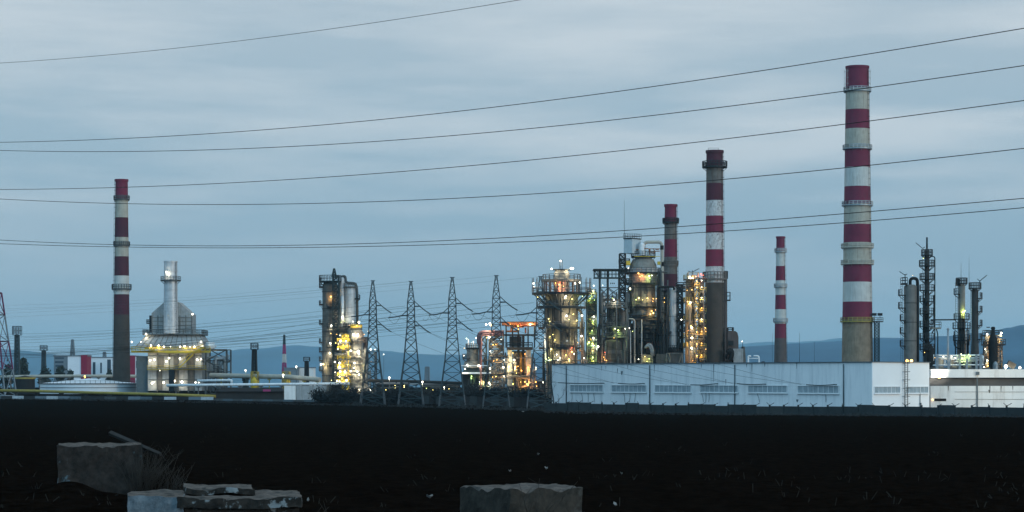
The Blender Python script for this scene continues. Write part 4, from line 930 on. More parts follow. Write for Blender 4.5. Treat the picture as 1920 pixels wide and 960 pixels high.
for k in range(4):
    (a, c), (e, f) = bx2[k], bx2[(k+1) % 4]
    for h_ in (.7, 1.4): b.bar((a,c,t.z(447)+h_), (e,f,t.z(447)+h_), .05, 3)
    for j in range(4): b.bar((a+(e-a)*j/4,c+(f-c)*j/4,t.z(447)), (a+(e-a)*j/4,c+(f-c)*j/4,t.z(447)+1.4), .05, 3)
t.part('roof_railing', b, 'dark_steel')
b = MB(); b.bar((x(1170),-2,t.z(476)), (x(1170),-2,t.z(376)), .11, 5, .03); t.part('lightning_rod', b, 'green_steel')
b = MB(); b.tube(rpath([(x(1206),-2,t.z(480)),(x(1206),-2,t.z(454.5)),(x(1240),-2,t.z(454.5)),(x(1240.5),-2,t.z(470)),(x(1241),-2,t.z(530)),(x(1242),-2,t.z(620))], 1.6, 7), t.w(3.0), 14); t.part('overhead_pipe', b, 'beige_lagging')
b = MB()
for a, z0_, z1_ in ((1206,471,463),(1240.4,469,461),(1241.5,500,492)): b.lathe(x(a), -2, [(t.w(3.4),t.z(z0_)),(t.w(3.4),t.z(z1_))], 16)
t.part('expansion_joint', b, 'soot_black')
b = MB(); b.lathe(x(1203), -2.4, [(t.w(5),t.z(479)),(t.w(5),t.z(459)),(t.w(3),t.z(457))], 18); t.part('top_nozzle', b, 'lagging_white')
b = MB(); pipes(b, rg, x(1184), x(1238), -3, 2, t.z(480), t.z(464), 14, (.1,.3)); t.part('top_pipework', b, 'orange_rust')
b = MB(); b.box(x(1232), x(1237), -3, -1, t.z(497), t.z(491)); b.box(x(1173), x(1181), -3.5, -1.5, t.z(498), t.z(490)); b.box(x(1188),x(1236),-t.w(24),-t.w(23),t.z(482.5),t.z(481.5)); t.part('valve_guard', b, 'yellow_paint')
b = MB(); b.lattice(x(1161.5), x(1172), -2.6, 1, 0, t.z(476), 24, .15, .09); b.bar((x(1159),-2,t.z(490)), (x(1166),-2,t.z(490)), .1, 4); t.part('ladder_tower', b, 'dark_steel')
for py in (493, 511, 530, 548, 575, 597, 620, 640, 660): t.deck(x(1160), x(1180), -3.4, 1.4, py, m='dark_steel')
b = MB(); b.tube(rpath([(x(1262),-5.4,t.z(545)),(x(1261),-5.4,t.z(539)),(x(1231),-5.4,t.z(539)),(x(1231),-5.4,t.z(629)),(x(1251),-5.4,t.z(629)),(x(1256),-5.4,t.z(622))], 1.4), t.w(2.0), 10); t.part('black_loop_pipe', b, 'soot_black')
b = MB(); b.tube(rpath([(x(1174),-6.2,t.z(599)),(x(1188),-6.2,t.z(599)),(x(1188),-6.2,0)], 1.2), t.w(1.6), 10); b.tube([(x(1201),-6.4,0),(x(1201),-6.4,t.z(600))], t.w(1.2), 8); b.tube([(x(1181),-6.4,0),(x(1180),-6.4,t.z(620))], t.w(1.2), 8); b.tube([(x(1164),-6.4,0),(x(1164),-6.4,t.z(610))], t.w(1.1), 8); t.part('standpipe', b, 'grey_cladding')
b = MB(); b.box(x(1196), x(1247), -4.4, 4, t.z(623), t.z(619.5)); b.box(x(1199), x(1246), -4.6, 4, t.z(640), t.z(637.5)); b.box(x(1180), x(1238), -5, 4, t.z(601), t.z(598)); t.part('floor_slab', b, 'stack_concrete')
b = MB(); b.box(x(1203), x(1246), -3.9, -3.4, t.z(655), t.z(640.2)); t.part('brick_infill', b, 'brick_red')
b = MB(); b.box(x(1200), x(1248), -3.4, 4, 0, t.z(655.2)); b.box(x(1228), x(1276), -6.6, -4, 0, t.z(664)); t.part('plinth', b, 'vessel_brown')
b = MB(); b.lathe(x(1221), 1, [(t.w(25),0),(t.w(25),t.z(612)),(t.w(20),t.z(602))], 30); t.part('lower_vessel', b, 'vessel_brown')
b = MB(); b.box(x(1174), x(1197), 1, 5, 0, t.z(606)); t.part('rear_wall', b, 'vessel_dark')
b = MB(); b.lathe(x(1186), -1, [(t.w(7),0),(t.w(7),t.z(628)),(.2,t.z(622))], 18); t.part('side_drum', b, 'vessel_brown')
b = MB(); b.lattice(x(1247), x(1276), -7.4, -6.8, 0, t.z(663), 1, .16, .12, faces='f'); b.bar((x(1252),-7.5,t.z(663)),(x(1262),-7.5,0),.2,4); t.part('front_gantry', b, 'vessel_pale')
b = MB(); b.tube(rpath([(x(1208),-6.6,t.z(652)),(x(1216),-6.6,t.z(645)),(x(1221),-6.6,t.z(654)),(x(1222),-6.6,t.z(668))], 2), .55, 9); b.tube(rpath([(x(1206),-7,t.z(653)),(x(1213),-7,t.z(648)),(x(1218),-7,t.z(656)),(x(1219),-7,t.z(668))], 2), .3, 9); t.part('hose_bend', b, 'galvanised')
b = MB(); rr = random.Random(5)
for _ in range(150):
    a, c = rr.uniform(1201,1221), rr.uniform(666,681); an_ = rr.uniform(0, PI); l_ = .45; y_ = rr.uniform(-8.6,-7.4)
    b.bar((x(a)-math.cos(an_)*l_, y_, t.z(c)-math.sin(an_)*l_), (x(a)+math.cos(an_)*l_, y_+.2, t.z(c)+math.sin(an_)*l_), .09, 3)
b.box(x(1201), x(1221), -7.4, -7.1, t.z(682), t.z(666)); t.part('lit_mesh_cage', b, 'vessel_pale')
b = MB(); pipes(b, rg, x(1178), x(1250), -6.2, -3.8, 1, t.z(596), 60, (.16,.42)); t.part('pipework', b, 'dark_steel')
b = MB(); pipes(b, rg, x(1176), x(1236), -t.w(31), -t.w(25), t.z(592), t.z(512), 14, (.08,.16)); t.part('riser_pipework', b, 'grey_steel')
yq = -t.w(29)-1.0
t.lamps([(1195,514,'O',2.6),(1202,518,'R',3.0),(1198,520,'O',2.0),(1220,518,'W',1.7),(1215,519,'G',2.8),(1216,523,'G',1.8),(1177,504,'W',1.7,-4),(1180,542,'W',2.3,-4),(1180,545,'G',1.6,-4)], yq)
t.lamps([(1196,560,'Y',2.4),(1191,563,'G',1.8),(1212,560,'Y',2.2),(1223,561,'A',2.0),(1229,561,'A',1.8),(1222,566,'O',1.6),(1203,563,'Y',1.5)], yq+.6)
t.lamps([(1220,584,'O',2.4),(1223,588,'Y',2.4),(1218,590,'Y',2.0),(1227,582,'O',1.6)], yq+.4)
t.lamps([(1195,674,'W',1.8,-7.4),(1206,669,'Y',1.8,-9.4),(1214,673,'G',1.8,-9.4),(1210,678,'Y',1.6,-9.4),(1152,663,'A',1.4),(1178,616,'W',1.7),(1184,622,'G',1.6),(1275,600,'W',1.7),(1243,560,'A',1.4),(1243,568,'A',1.6)], -6.8)

t = T('silver_column', 'silver clad column with a dark cone foot in front of a grey stained chimney', 'column', 1262, 738)
b = MB(); b.lathe(0, 0, [(t.w(9.5),0),(t.w(9.5),t.z(668)),(t.w(13),t.z(664)),(t.w(8.8),t.z(652)),(t.w(8.8),t.z(543)),(t.w(6),t.z(539)),(.2,t.z(537))], 30, [0,1,1,2,2,2]); t.part('shell', b, ['grey_cladding','soot_black','silver_cladding'])
b = MB()
for py in (594, 630): b.arc(0,0,t.w(8.6),t.w(9.3),t.z(py),t.z(py)+.25)
t.part('band', b, 'galvanised')
t.platform(0,0,655,t.w(9),t.w(14),m='dark_steel'); t.platform(0,0,600,t.w(8.8),t.w(16),300,380,m='dark_steel')
b = MB(); b.lattice(t.x(1270.5), t.x(1279), -1.5, 1.5, 0, t.z(535), 16, .13, .09); b.ladder(t.x(1252), -1.2, 5, t.z(540)); t.part('ladder_tower', b, 'dark_steel')
for py in (537, 545, 566, 596, 620, 650): t.deck(t.x(1268), t.x(1296 if py < 600 else 1284), -2.4, 2, py, m='dark_steel')
b = MB(); pipes(b, random.Random(91), t.x(1268), t.x(1294), -2.4, 2, 2, t.z(540), 22, (.1,.3)); t.part('pipework', b, 'dark_steel')
t.lamp(1276, 600, 'W', -3, 1.7)

# ------------------------------------------------------------------ amber lit column beside the rust stained chimney
t = T('amber_lit_column', 'column unit glowing amber floor by floor, beside a rust stained chimney', 'process unit', 1303, 725, lp=.6)
x = t.x; rg = random.Random(101)
b = MB(); b.lathe(x(1293), 0, [(t.w(8),0),(t.w(8),t.z(528)),(t.w(5),t.z(522)),(.2,t.z(520))], 26); t.part('main_column', b, 'orange_lagging')
b = MB(); b.lathe(x(1316), .5, [(t.w(5),0),(t.w(5),t.z(526)),(.2,t.z(523))], 20); t.part('second_column', b, 'vessel_brown')
b = MB(); b.lattice(x(1300), x(1310), -3, 0, 0, t.z(522), 16, .12, .08, zig=True); b.lattice(x(1310), x(1323), -3, 0, 0, t.z(522), 8, .12, .08, zig=True); t.part('stair_frame', b, 'dark_steel')
for py in (538, 557, 577, 598, 621, 643, 664): 
    t.deck(x(1300), x(1310), -3.2, .4, py, m='grey_steel', rm='gas_pipe_yellow'); t.deck(x(1310.5), x(1323), -3.2, .4, py+9, m='grey_steel', rm='gas_pipe_yellow')
for py in (523, 565, 600, 632, 650): t.platform(x(1293), 0, py, t.w(8), t.w(12), 180, 330, m='vessel_brown', rm='gas_pipe_yellow')
b = MB()
for k, (a, c) in enumerate(((538,557),(557,577),(577,598),(598,621),(621,643),(643,664),(664,684))):
    for y in (-2.4, -1.6): b.bar((x(1301.5 if k % 2 else 1308.5), y, t.z(a)), (x(1308.5 if k % 2 else 1301.5), y, t.z(c)), .12, 4)
t.part('stair', b, 'yellow_paint')
t.deck(x(1289), x(1309), -3, 3, 521, m='cream_paint', rm='cream_paint', h=1.6); t.deck(x(1268), x(1296), -2, 3, 537, m='dark_steel')
b = MB(); b.bar((x(1298),0,t.z(520)), (x(1298),0,t.z(507)), .14, 5); b.bar((x(1290),0,t.z(508)), (x(1298),0,t.z(511)), .1, 4); b.bar((x(1298),0,t.z(510)), (x(1311),0,t.z(503.5)), .1, 4); t.part('davit_crane', b, 'dark_steel')
b = MB(); pipes(b, rg, x(1284), x(1324), -3.6, -1, 1, t.z(530), 36, (.1,.26)); t.part('pipework', b, 'vessel_brown')
t.lamps([(1292,519,'W',1.8,-3.3),(1297,519,'A',1.8,-3.3),(1303,519,'A',1.6,-3.3),(1313,515,'R',2.6,-3.3),(1317,517,'R',2.0,-3.3)])
for py in (528, 540, 560, 579, 600, 623, 645, 667): t.lamps([(1304.5,py,'A',2.2),(1313.5,py-1,'A' if py % 2 else 'W',1.9)], -3.9)
t.lamps([(1288,566,'A',2.2),(1293,568,'W',2.6),(1290,571,'A',2.0),(1294,612,'A',2.8),(1296,615,'W',2.4),(1290,620,'O',2.4),(1296,634,'W',3.0),(1292,641,'A',2.6),(1296,653,'W',3.0),(1292,659,'A',2.6),(1298,676,'A',2.6),(1291,672,'O',2.2),(1321,615,'A',2.2),(1322,622,'O',2.2),(1322,655,'A',1.8),(1287,545,'A',1.5),(1321,588,'G',1.5),(1296,544,'Y',1.6)], -3.0)

t = T('pale_slim_column', 'slim pale bare column standing behind the rust stained chimney', 'column', 1359, 752)
b = MB(); b.lathe(0, 0, [(t.w(4.6),0),(t.w(4.6),t.z(522)),(t.w(3),t.z(519))], 20); t.part('shell', b, 'brown_concrete')
t.platform(0,0,519,.3,t.w(6),m='dark_steel',h=1.8); t.deck(t.x(1362), t.x(1369), -1.5, 1.5, 562, m='dark_steel', h=2.4)

t = T('filter_house', 'grey rounded filter house with ducts at the foot of the pale slim column', 'building', 1382, 740)
x = t.x
b = MB(); pr = [(x(1363),0),(x(1383),0),(x(1383),t.z(632)),(x(1381),t.z(624)),(x(1377),t.z(621)),(x(1363),t.z(620))]; k_ = len(pr)
b.v += [(a,-3,c) for a,c in pr]+[(a,3,c) for a,c in pr]; b.face(list(range(k_))); b.face(list(range(2*k_-1,k_-1,-1)))
for k in range(k_): j = (k+1) % k_; b.face([k, k+k_, j+k_, j], 2 <= k <= 3)
t.part('body', b, 'brown_concrete')
b = MB(); b.box(x(1373), x(1391), -4.2, -3.1, 0, t.z(654)); t.part('lower_body', b, 'grey_cladding')
b = MB(); b.hexa([(x(1391.2),-4,0),(x(1402),-4,0),(x(1402),2,0),(x(1391.2),2,0),(x(1391.2),-4,t.z(650)),(x(1394),-4,t.z(650)),(x(1394),2,t.z(650)),(x(1391.2),2,t.z(650))]); t.part('chute', b, 'vessel_brown')
b = MB(); b.rrail(x(1364), x(1374), -2.6, 2.6, t.z(620.3), 1.0, .08); b.box(x(1363.5), x(1373), -4.2, -3, t.z(648), t.z(639)); t.part('roof_frame', b, 'dark_steel')
b = MB(); b.tube(rpath([(x(1360),-5,t.z(662)),(x(1368),-5,t.z(656)),(x(1370),-5,t.z(664)),(x(1366),-5,t.z(675))], 1.5), .8, 10); pipes(b, random.Random(7), x(1358), x(1376), -5, -3.2, 1, t.z(645), 12, (.15,.4)); t.part('fan_duct', b, 'soot_black')
t.lamp(1389.5, 640.5, 'W', -3.6, 1.7)
b = MB(); b.bar((x(1390.5),-3.4,t.z(655)), (x(1390.5),-3.4,t.z(640)), .08, 4); t.part('lamp_pole', b, 'dark_steel')

t = T('vent_pipe', 'white bent vent pipe peeping over the hall roof', 'pipe', 1412, 560)
b = MB(); b.tube(rpath([(t.x(1403),0,0),(t.x(1403),0,t.z(667)),(t.x(1408),0,t.z(668))], .6), .20, 8); b.tube(rpath([(t.x(1413),0,t.z(667.5)),(t.x(1423),0,t.z(667.5)),(t.x(1423.5),0,0)], .5), .20, 8); b.tube([(t.x(1403),0,t.z(672)),(t.x(1423),0,t.z(672))], .12, 6); t.part('pipe', b, 'lagging_white')
b = MB(); b.lathe(t.x(1431), 0, [(.5,0),(.5,t.z(680)),(.4,t.z(678)),(.05,t.z(677.5))], 12); t.part('vent_cap', b, 'dark_steel')

for px, py in ((1499, 624), (1448, 625), (1527, 640)):
    p = at(px, 690, 700); p.z = 0; b = MB(); h_ = H+(HZ-py)*700/F; b.bar((0,0,0), (0,0,h_), .14 if px == 1499 else .07, 5, .03); o = b.build('lightning_rod', 'green_steel'); o.location = p
    tag(o, {1499:'tall bare rod between two striped chimneys', 1448:'thin rod just beside the smallest striped chimney', 1527:'hair thin rod between the smallest and the tallest chimney'}[px], 'lightning rod', 'bare lightning rods over the hall')

# ------------------------------------------------------------------ column group behind the annex
def column(name, label, px, d, w_, top, plats, m, dome=True, side='l', extra=None, foot=1.0):
    t = T(name, label, 'column', px, d, 'process columns behind the annex'); r = t.w(w_/2); b = MB()
    b.lathe(0, 0, [(r*foot,0),(r*foot,t.z(660)),(r,t.z(640)),(r,t.z(top+(4 if dome else 0))),(r*.7,t.z(top+1)),(.1,t.z(top))], 26); t.part('shell', b, m)
    for p in plats:
        py, w2, a0, a1 = p; t.platform(0, 0, py, r, t.w(w2), a0, a1, m='dark_steel', h=1.4, w=.06, th=.2)
    return t, r
t, r = column('fat_column', 'fat dark brown column with a black swan neck pipe over its dome', 1707, 600, 24, 533, [(553,23,150,215),(577,23,150,215),(600,20,150,215),(624,20,150,215),(648,20,150,215)], 'column_grey')
b = MB(); b.tube(rpath([(t.x(1706),-.4,t.z(536)),(t.x(1706),-.4,t.z(522)),(t.x(1719.5),-.4,t.z(522)),(t.x(1720),-.4,t.z(536)),(t.x(1720),-.4,0)], 1.0), .42, 10); t.part('swan_neck_pipe', b, 'soot_black')
b = MB()
for py in (569, 605, 640): b.arc(0,0,r*.97,r*1.02,t.z(py),t.z(py)+.2)
t.part('seam', b, 'vessel_dark')
b = MB(); b.ladder(t.x(1690), -.6, 4, t.z(530), cage=False); b.bar((t.x(1697),0,t.z(533)), (t.x(1697),0,t.z(514)), .11, 4); b.bar((t.x(1686.5),0,t.z(509)), (t.x(1697),0,t.z(516)), .09, 4); b.bar((t.x(1697),0,t.z(516)), (t.x(1701),0,t.z(513.5)), .09, 4); t.part('davit', b, 'green_steel')
t.deck(t.x(1690), t.x(1700), -1.6, 1.6, 531, m='dark_steel', h=1.4); t.lamp(1710, 517, 'A', -1, 1.0)
t, r = column('slender_column', 'slender black column with galleries all the way up, tallest of its group', 1738, 600, 9, 466, [(478,11,0,360),(498,15,0,360),(523,14,0,360),(544,14,150,400),(565,14,150,400),(588,14,150,400),(612,14,150,400),(635,14,150,400),(655,14,150,400)], 'vessel_dark', foot=1.5)
b = MB(); b.bar((0,0,t.z(466)), (0,0,t.z(445)), .26, 6); b.bar((t.x(1717),0,t.z(455)), (t.x(1730),0,t.z(466)), .09, 4); b.bar((t.x(1730),0,t.z(466)), (t.x(1734),0,t.z(463)), .09, 4); t.part('vent_mast', b, 'green_steel')
b = MB(); b.tube(rpath([(t.x(1744),-.3,t.z(481)),(t.x(1752.5),-.3,t.z(481)),(t.x(1752.5),-.3,t.z(660))], .6), .14, 6); b.ladder(t.x(1731), -.7, 4, t.z(478), cage=False); pipes(b, random.Random(8), t.x(1726), t.x(1752), -1.4, -.8, 4, t.z(540), 20, (.08,.2)); t.part('riser', b, 'dark_steel')
b = MB(); b.lathe(t.x(1744), -1.0, [(.9,4),(1.1,t.z(672)),(.9,t.z(655)),(.1,t.z(645))], 14); t.part('dark_drum', b, 'soot_black')
t.deck(t.x(1745), t.x(1763), -1.4, 1.4, 614, m='vessel_pale', rm='grey_steel', h=1.4)
b = MB(); b.tube([(t.x(1744),-.6,t.z(600)),(t.x(1792),-.6,t.z(599.5))], .18, 6); t.part('bridge_pipe', b, 'soot_black')
b = MB(); b.tube(rpath([(t.x(1746),-1,t.z(625)),(t.x(1753),-1,t.z(613)),(t.x(1757),-1,t.z(625)),(t.x(1757),-1,t.z(665))], .8), .16, 6); t.part('loop_pipe', b, 'green_steel')
t.lamps([(1729,485,'G',1.6),(1731,661,'A',1.7)], -1.8)
t, r = column('white_banded_column', 'pale upper column with one green lamp halfway up, beside a dark twin', 1803, 610, 13, 532, [(531,11,0,360),(551,15,150,235),(598,15,150,400),(615,17,150,400),(638,16,150,400)], 'vessel_pale')
b = MB(); b.lathe(0,0,[(r*1.3,0),(r*1.3,t.z(640)),(r*1.02,t.z(636)),(r*1.02,t.z(593))],24); t.part('lower_shell', b, 'vessel_brown')
b = MB(); b.box(t.x(1793), t.x(1798), -1, 1, t.z(536), t.z(523)); b.ladder(t.x(1792.5), -.5, 4, t.z(530), cage=False); b.tube(rpath([(t.x(1788),-1,t.z(621)),(t.x(1788),-1,t.z(648)),(t.x(1795),-1,t.z(654)),(t.x(1808),-1,t.z(654))],1), .18, 6); pipes(b, random.Random(9), t.x(1789), t.x(1816), -1.6, -1, 4, t.z(600), 16, (.08,.2)); t.part('pipework', b, 'dark_steel')
b = MB(); b.bar((t.x(1802),0,t.z(531)), (t.x(1802),0,t.z(492)), .07, 4, .02); t.part('lightning_rod', b, 'green_steel')
b = MB(); b.tube([(t.x(1809),-1.3,t.z(644)),(t.x(1809),-1.3,t.z(622))], .2, 6); t.part('white_pipe', b, 'lagging_white')
t.lamps([(1806.5,583,'G',2.4),(1803,585,'G',1.6)], -r-.7)
t, r = column('dark_twin_column', 'dark column with a raised davit arm on top, beside the pale upper column', 1828, 605, 13, 541, [(540,12,0,360),(559,14,300,390),(584,14,300,390),(610,14,300,390),(636,14,300,390)], 'vessel_dark', foot=1.15)
b = MB(); b.bar((t.x(1837),0,t.z(541)), (t.x(1837),0,t.z(526)), .12, 4); b.bar((t.x(1837),0,t.z(527)), (t.x(1850.5),0,t.z(516)), .10, 4); b.bar((t.x(1837),0,t.z(527)), (t.x(1832.5),0,t.z(523)), .09, 4); b.ladder(t.x(1820), -.9, 4, t.z(541), cage=False); b.bar((t.x(1817),0,t.z(541)), (t.x(1817),0,t.z(482)), .06, 4, .02); t.part('davit', b, 'green_steel')
t = T('pump_deck', 'low pump deck of tanks and lit piping beneath the columns', 'process unit', 1782, 590, lp=.4)
x = t.x; b = MB()
b.box(x(1743), x(1852), -3, 3, 6, t.z(689)); t.part('deck_slab', b, 'vessel_brown')
b = MB()
for px in (1753, 1774, 1795, 1808, 1826, 1834): b.box(x(px)-.28, x(px)+.28, -3.4, -2.9, 0, t.z(665))
t.part('post', b, 'galvanised')
b = MB(); b.tube([(x(1774),-2.5,t.z(690)),(x(1774),-2.5,t.z(618))], .26, 8); b.lathe(x(1774), -2.5, [(.45,t.z(618)),(.1,t.z(615))], 10); t.part('vent_stack', b, 'galvanised')
for px, py, w_ in ((1763,672,5),(1784,676,4),(1790,673,5),(1815,678,5)):
    b = MB(); b.lathe(x(px), -1, [(t.w(w_),t.z(689)),(t.w(w_),t.z(py)),(.1,t.z(py-2))], 14); t.part('small_tank', b, 'beige_lagging')
b = MB(); b.tube([(x(1752),-2,t.z(666)),(x(1815),-2,t.z(667))], .2, 6); b.tube([(x(1745),-3.2,t.z(685)),(x(1840),-3.2,t.z(684))], .16, 6); pipes(b, random.Random(12), x(1746), x(1845), -2.6, -1, t.z(688), t.z(664), 26, (.08,.2)); t.part('pipework', b, 'lagging_white')
t.lamps([(1764,669,'W',2.0),(1779,669,'W',1.8),(1803,667,'G',2.2),(1799,672,'G',2.0),(1811,665,'G',1.8),(1814,668,'Y',1.7),(1797,664,'W',1.4),(1748,671,'A',1.4),(1786,671,'W',1.6)], -3.6)
t = T('lit_deck_tower', 'small amber lit deck tower behind a black flare stack', 'process unit', 1858, 620)
x = t.x; b = MB(); b.lattice(x(1847), x(1876), -2, 2, 0, t.z(640), 6, .14, .09, faces='fblr'); t.part('frame', b, 'grey_steel')
for px0, px1, py in ((1843,1882,645),(1845,1876,628),(1842,1858,672),(1844,1874,690)): t.deck(x(px0), x(px1), -2.4, 2.4, py, m='dark_steel')
b = MB(); b.lathe(x(1852), 0, [(t.w(6),0),(t.w(6),t.z(630)),(.1,t.z(627))], 16); b.lathe(x(1872), .4, [(t.w(4),0),(t.w(4),t.z(634)),(.1,t.z(632))], 16); t.part('drum', b, 'vessel_pale')
b = MB(); b.tube([(x(1845),-2,t.z(621)),(x(1860),-2,t.z(622))], .1, 5); b.obox((x(1850),-2,t.z(614)), (1,0,0), .4, (0,1,0), .3, .12); t.part('crossarm', b, 'dark_steel')
t.lamps([(1847,627,'W',2.2),(1854,632,'A',2.0),(1873,625,'W',3.0),(1872,630,'A',2.4),(1843,655,'W',2.0),(1853,657,'O',2.2),(1855,662,'A',1.8),(1847,676,'W',2.2),(1850,681,'A',2.6),(1848,686,'A',2.2),(1841,689,'W',2.4),(1870,640,'A',1.6),(1855,648,'O',1.6)], -2.9)
t = T('flare_stack', 'soot black tapered flare stack with a narrow neck before the amber lit tower', 'stack', 1862, 606)
b = MB(); b.lathe(0,0,[(t.w(9),0),(t.w(8.6),t.z(640)),(t.w(4),t.z(626)),(t.w(3.2),t.z(618)),(t.w(4.2),t.z(616)),(t.w(3.4),t.z(613)),(.1,t.z(612.5))],20); t.part('shaft', b, 'soot_black')
b = MB(); b.lathe(t.x(1864), -1.6, [(t.w(5),5),(t.w(5),t.z(683)),(t.w(3),t.z(679)),(.1,t.z(677.5))], 16); t.part('base_drum', b, 'galvanised')
t = T('floodlight_box', 'tilted black floodlight box on the annex roof edge', 'floodlight', 1896, 425, z0=7.78)
b = MB(); u = Vector((math.cos(R(-28)),0,math.sin(R(-28)))); v = Vector((-u.z,0,u.x)); c = Vector((0,0,t.z(684)))
q = [c-u*.75-v*.5,c+u*.75-v*.5,c+u*.75+v*.5,c-u*.75+v*.5]; b.hexa([p+Vector((0,-.4,0)) for p in q]+[p+Vector((0,.4,0)) for p in q]); t.part('housing', b, 'soot_black')
b = MB(); b.bar((0,0,0), (0,0,t.z(688)), .1, 4); t.part('bracket', b, 'dark_steel')
for px, py, r_, lb in ((1885.5,687,2.5,'dazzling white roof lamp next to the tilted floodlight box'),(1912,689.3,1.8,'white roof lamp near the far end of the annex')):
    t = T('roof_lamp', lb, 'lamp', px, 424, z0=7.78); b = MB(); b.bar((0,0,0), (0,0,max(.1,t.z(py))), .05, 4); t.part('bracket', b, 'dark_steel'); t.lamp(px, py, 'W', -.15, r_*2.0)
# ------------------------------------------------------------------ far left: masts, offices, tank, pipe runs
def mast(label, px, d, top, headw, heady, shaftw0, shaftw1, m='pylon_steel'):
    t = T('floodlight_mast', label, 'floodlight mast', px, d, 'floodlight masts around the plant')
    b = MB(); w0, w1 = t.w(shaftw0/2), t.w(shaftw1/2); b.lattice(-w0, w0, -w0, w0, 0, t.z(heady), 14, .24, .15, w1/w0); t.part('lattice', b, m)
    b = MB(); hw = t.w(headw/2); b.box(-hw, hw, -hw*.8, hw*.8, t.z(heady)-.2, t.z(heady)); b.rrail(-hw, hw, -hw*.8, hw*.8, t.z(heady), t.z(top)-t.z(heady), .12, 1.4); t.part('head_frame', b, m)
    for k in (-.7, -.1, .55):
        b = MB(); b.box(hw*(k-.22), hw*(k+.22), -hw*.8-.3, -hw*.8+.3, t.z(heady-2), t.z(top+1.5)); t.part('floodlight', b, 'far_grey')
    return t
mast('floodlight mast with a broad square head, tallest left of the tank', 32, 980, 612, 15, 628, 9, 6)
mast('short floodlight mast with a small head above dark trees', 82, 1050, 648, 12, 657, 8, 5)
mast('dark floodlight mast flaring to its foot over the beige pipeline', 477, 900, 644, 13, 655, 10, 6, 'dark_steel')
mast('short dark floodlight mast with a cup shaped head before a grey building', 575, 950, 670, 11, 677, 7, 5, 'dark_steel')
t = T('telecom_mast', 'thin red and white lattice mast before the far hill', 'mast', 533, 1250)
for k, (ya, yb, m) in enumerate(((730,700,'white_paint'),(700,680,'magenta_paint'),(680,664,'white_paint'),(664,646,'magenta_paint'),(646,628,'pylon_steel'))):
    b = MB(); wa, wb = t.w((ya-620)/110*4+.7), t.w((yb-620)/110*4+.7); b.lattice(-wa, wa, -wa, wa, max(0,t.z(ya)) if k else 0, t.z(yb), 4, .22, .13, wb/wa); t.part('section', b, m)
t = T('painted_pylon', 'faded purple and grey painted pylon, mostly beyond the edge of the view', 'pylon', -30, 760)
for k, (ya, yb, m) in enumerate(((742,692,'far_grey'),(692,640,'purple_paint'),(640,590,'far_grey'),(590,548,'purple_paint'))):
    b = MB(); wa, wb = t.w((ya-540)*.12+26), t.w((yb-540)*.12+26); b.lattice(-wa, wa, -wa, wa, max(0,t.z(ya)), t.z(yb), 1, .20, .10, wb/wa); t.part('section', b, m)
t = T('distant_mast', 'bluish far lattice mast above the white office blocks', 'mast', 136, 1280)
b = MB(); b.lattice(-2, 2, -2, 2, 0, t.z(637), 9, .3, .2, .2); t.part('lattice', b, 'far_grey')
t = T('distant_mast', 'bluish stub mast beside the brown footed chimney', 'mast', 196, 1290)
b = MB(); b.lattice(-1.6, 1.6, -1.6, 1.6, 0, t.z(660), 7, .3, .2, .3); t.part('lattice', b, 'far_grey')
t = T('distant_mast', 'dim slim mast between two pylons against the hill', 'mast', 801, 1180)
b = MB(); b.lattice(-1.2, 1.2, -1.2, 1.2, 0, t.z(688), 7, .3, .2, .7); t.part('lattice', b, 'far_grey')
def block(label, px0, px1, py, d, wm, wins=(), roof=None, red=None, name='office_block', cat='building', group=None):
    t = T(name, label, cat, (px0+px1)/2, d, group); x0, x1, z1 = t.x(px0), t.x(px1), t.z(py)
    b = MB(); b.box(x0, x1, 0, 12, 0, z1); t.part('wall', b, wm)
    b = MB(); b.box(x0-.3, x1+.3, -.3, 12.3, z1, z1+.5); t.part('roof', b, roof or 'far_grey')
    if red:
        b = MB(); b.box(t.x(red[0]), t.x(red[1]), -.4, 11, 0, z1+.7); t.part('red_gable', b, 'office_red')
    for (a, c, ya, yb) in wins:
        b = MB(); b.box(t.x(a), t.x(c), -.06, .1, t.z(yb), t.z(ya)); t.part('window', b, 'office_glass')
    return t
block('pale grey office with two rows of dark windows behind the tank', 101, 127, 668, 1180, 'far_grey', [(103,120,670,673),(103,119,677,681),(104,119,684,688)])
block('white office block with a crimson gable end behind the tank', 127, 163, 668, 1150, 'office_white', red=(152,163.5))
block('white office wing with dark window slots beside the crimson gable', 166, 212, 671, 1190, 'office_white', [(174,179,679,703),(201,208,668+6,703),(188,191,680,700)], group=None)
block('crimson walled office half hidden by the silver furnace', 240, 262, 669, 1160, 'office_white', [(255,258,677,690)], red=(241,253.5))
block('flat blue grey building on the horizon by the cup headed mast', 533, 558, 691, 1200, 'far_grey')
block('pale low building behind the cup headed mast', 558.5, 588, 690, 1210, 'annex_plaster')
t = T('storage_tank', 'broad white storage tank with a shallow cone roof', 'storage tank', 148, 850)
b = MB(); rr = t.w(92); b.lathe(0, 20, [(rr,0),(rr,t.z(719)),(.2,t.z(709.5))], 64); t.part('shell', b, 'office_white')
b = MB(); b.rail(0, 20, rr-.2, t.z(719), 1.1, 180, 360, .06, 6); b.arc(0, 20, rr-.1, rr+.25, t.z(719)-.3, t.z(719)+.05, n=64); b.arc(0, 20, rr-.02, rr+.12, t.z(727)-.1, t.z(727)+.1, n=64); t.part('rim', b, 'grey_steel')
t = T('storage_tank', 'dark squat tank standing beside the white tank', 'storage tank', 42, 840)
b = MB(); rr = t.w(19); b.lathe(0, 4, [(rr,0),(rr,t.z(708)),(.2,t.z(704))], 32); t.part('shell', b, 'soot_black')
b = MB(); b.arc(0, 4, rr-.1, rr+.3, t.z(708)-.5, t.z(708)+.1, n=32); t.part('rim', b, 'gas_pipe_yellow')
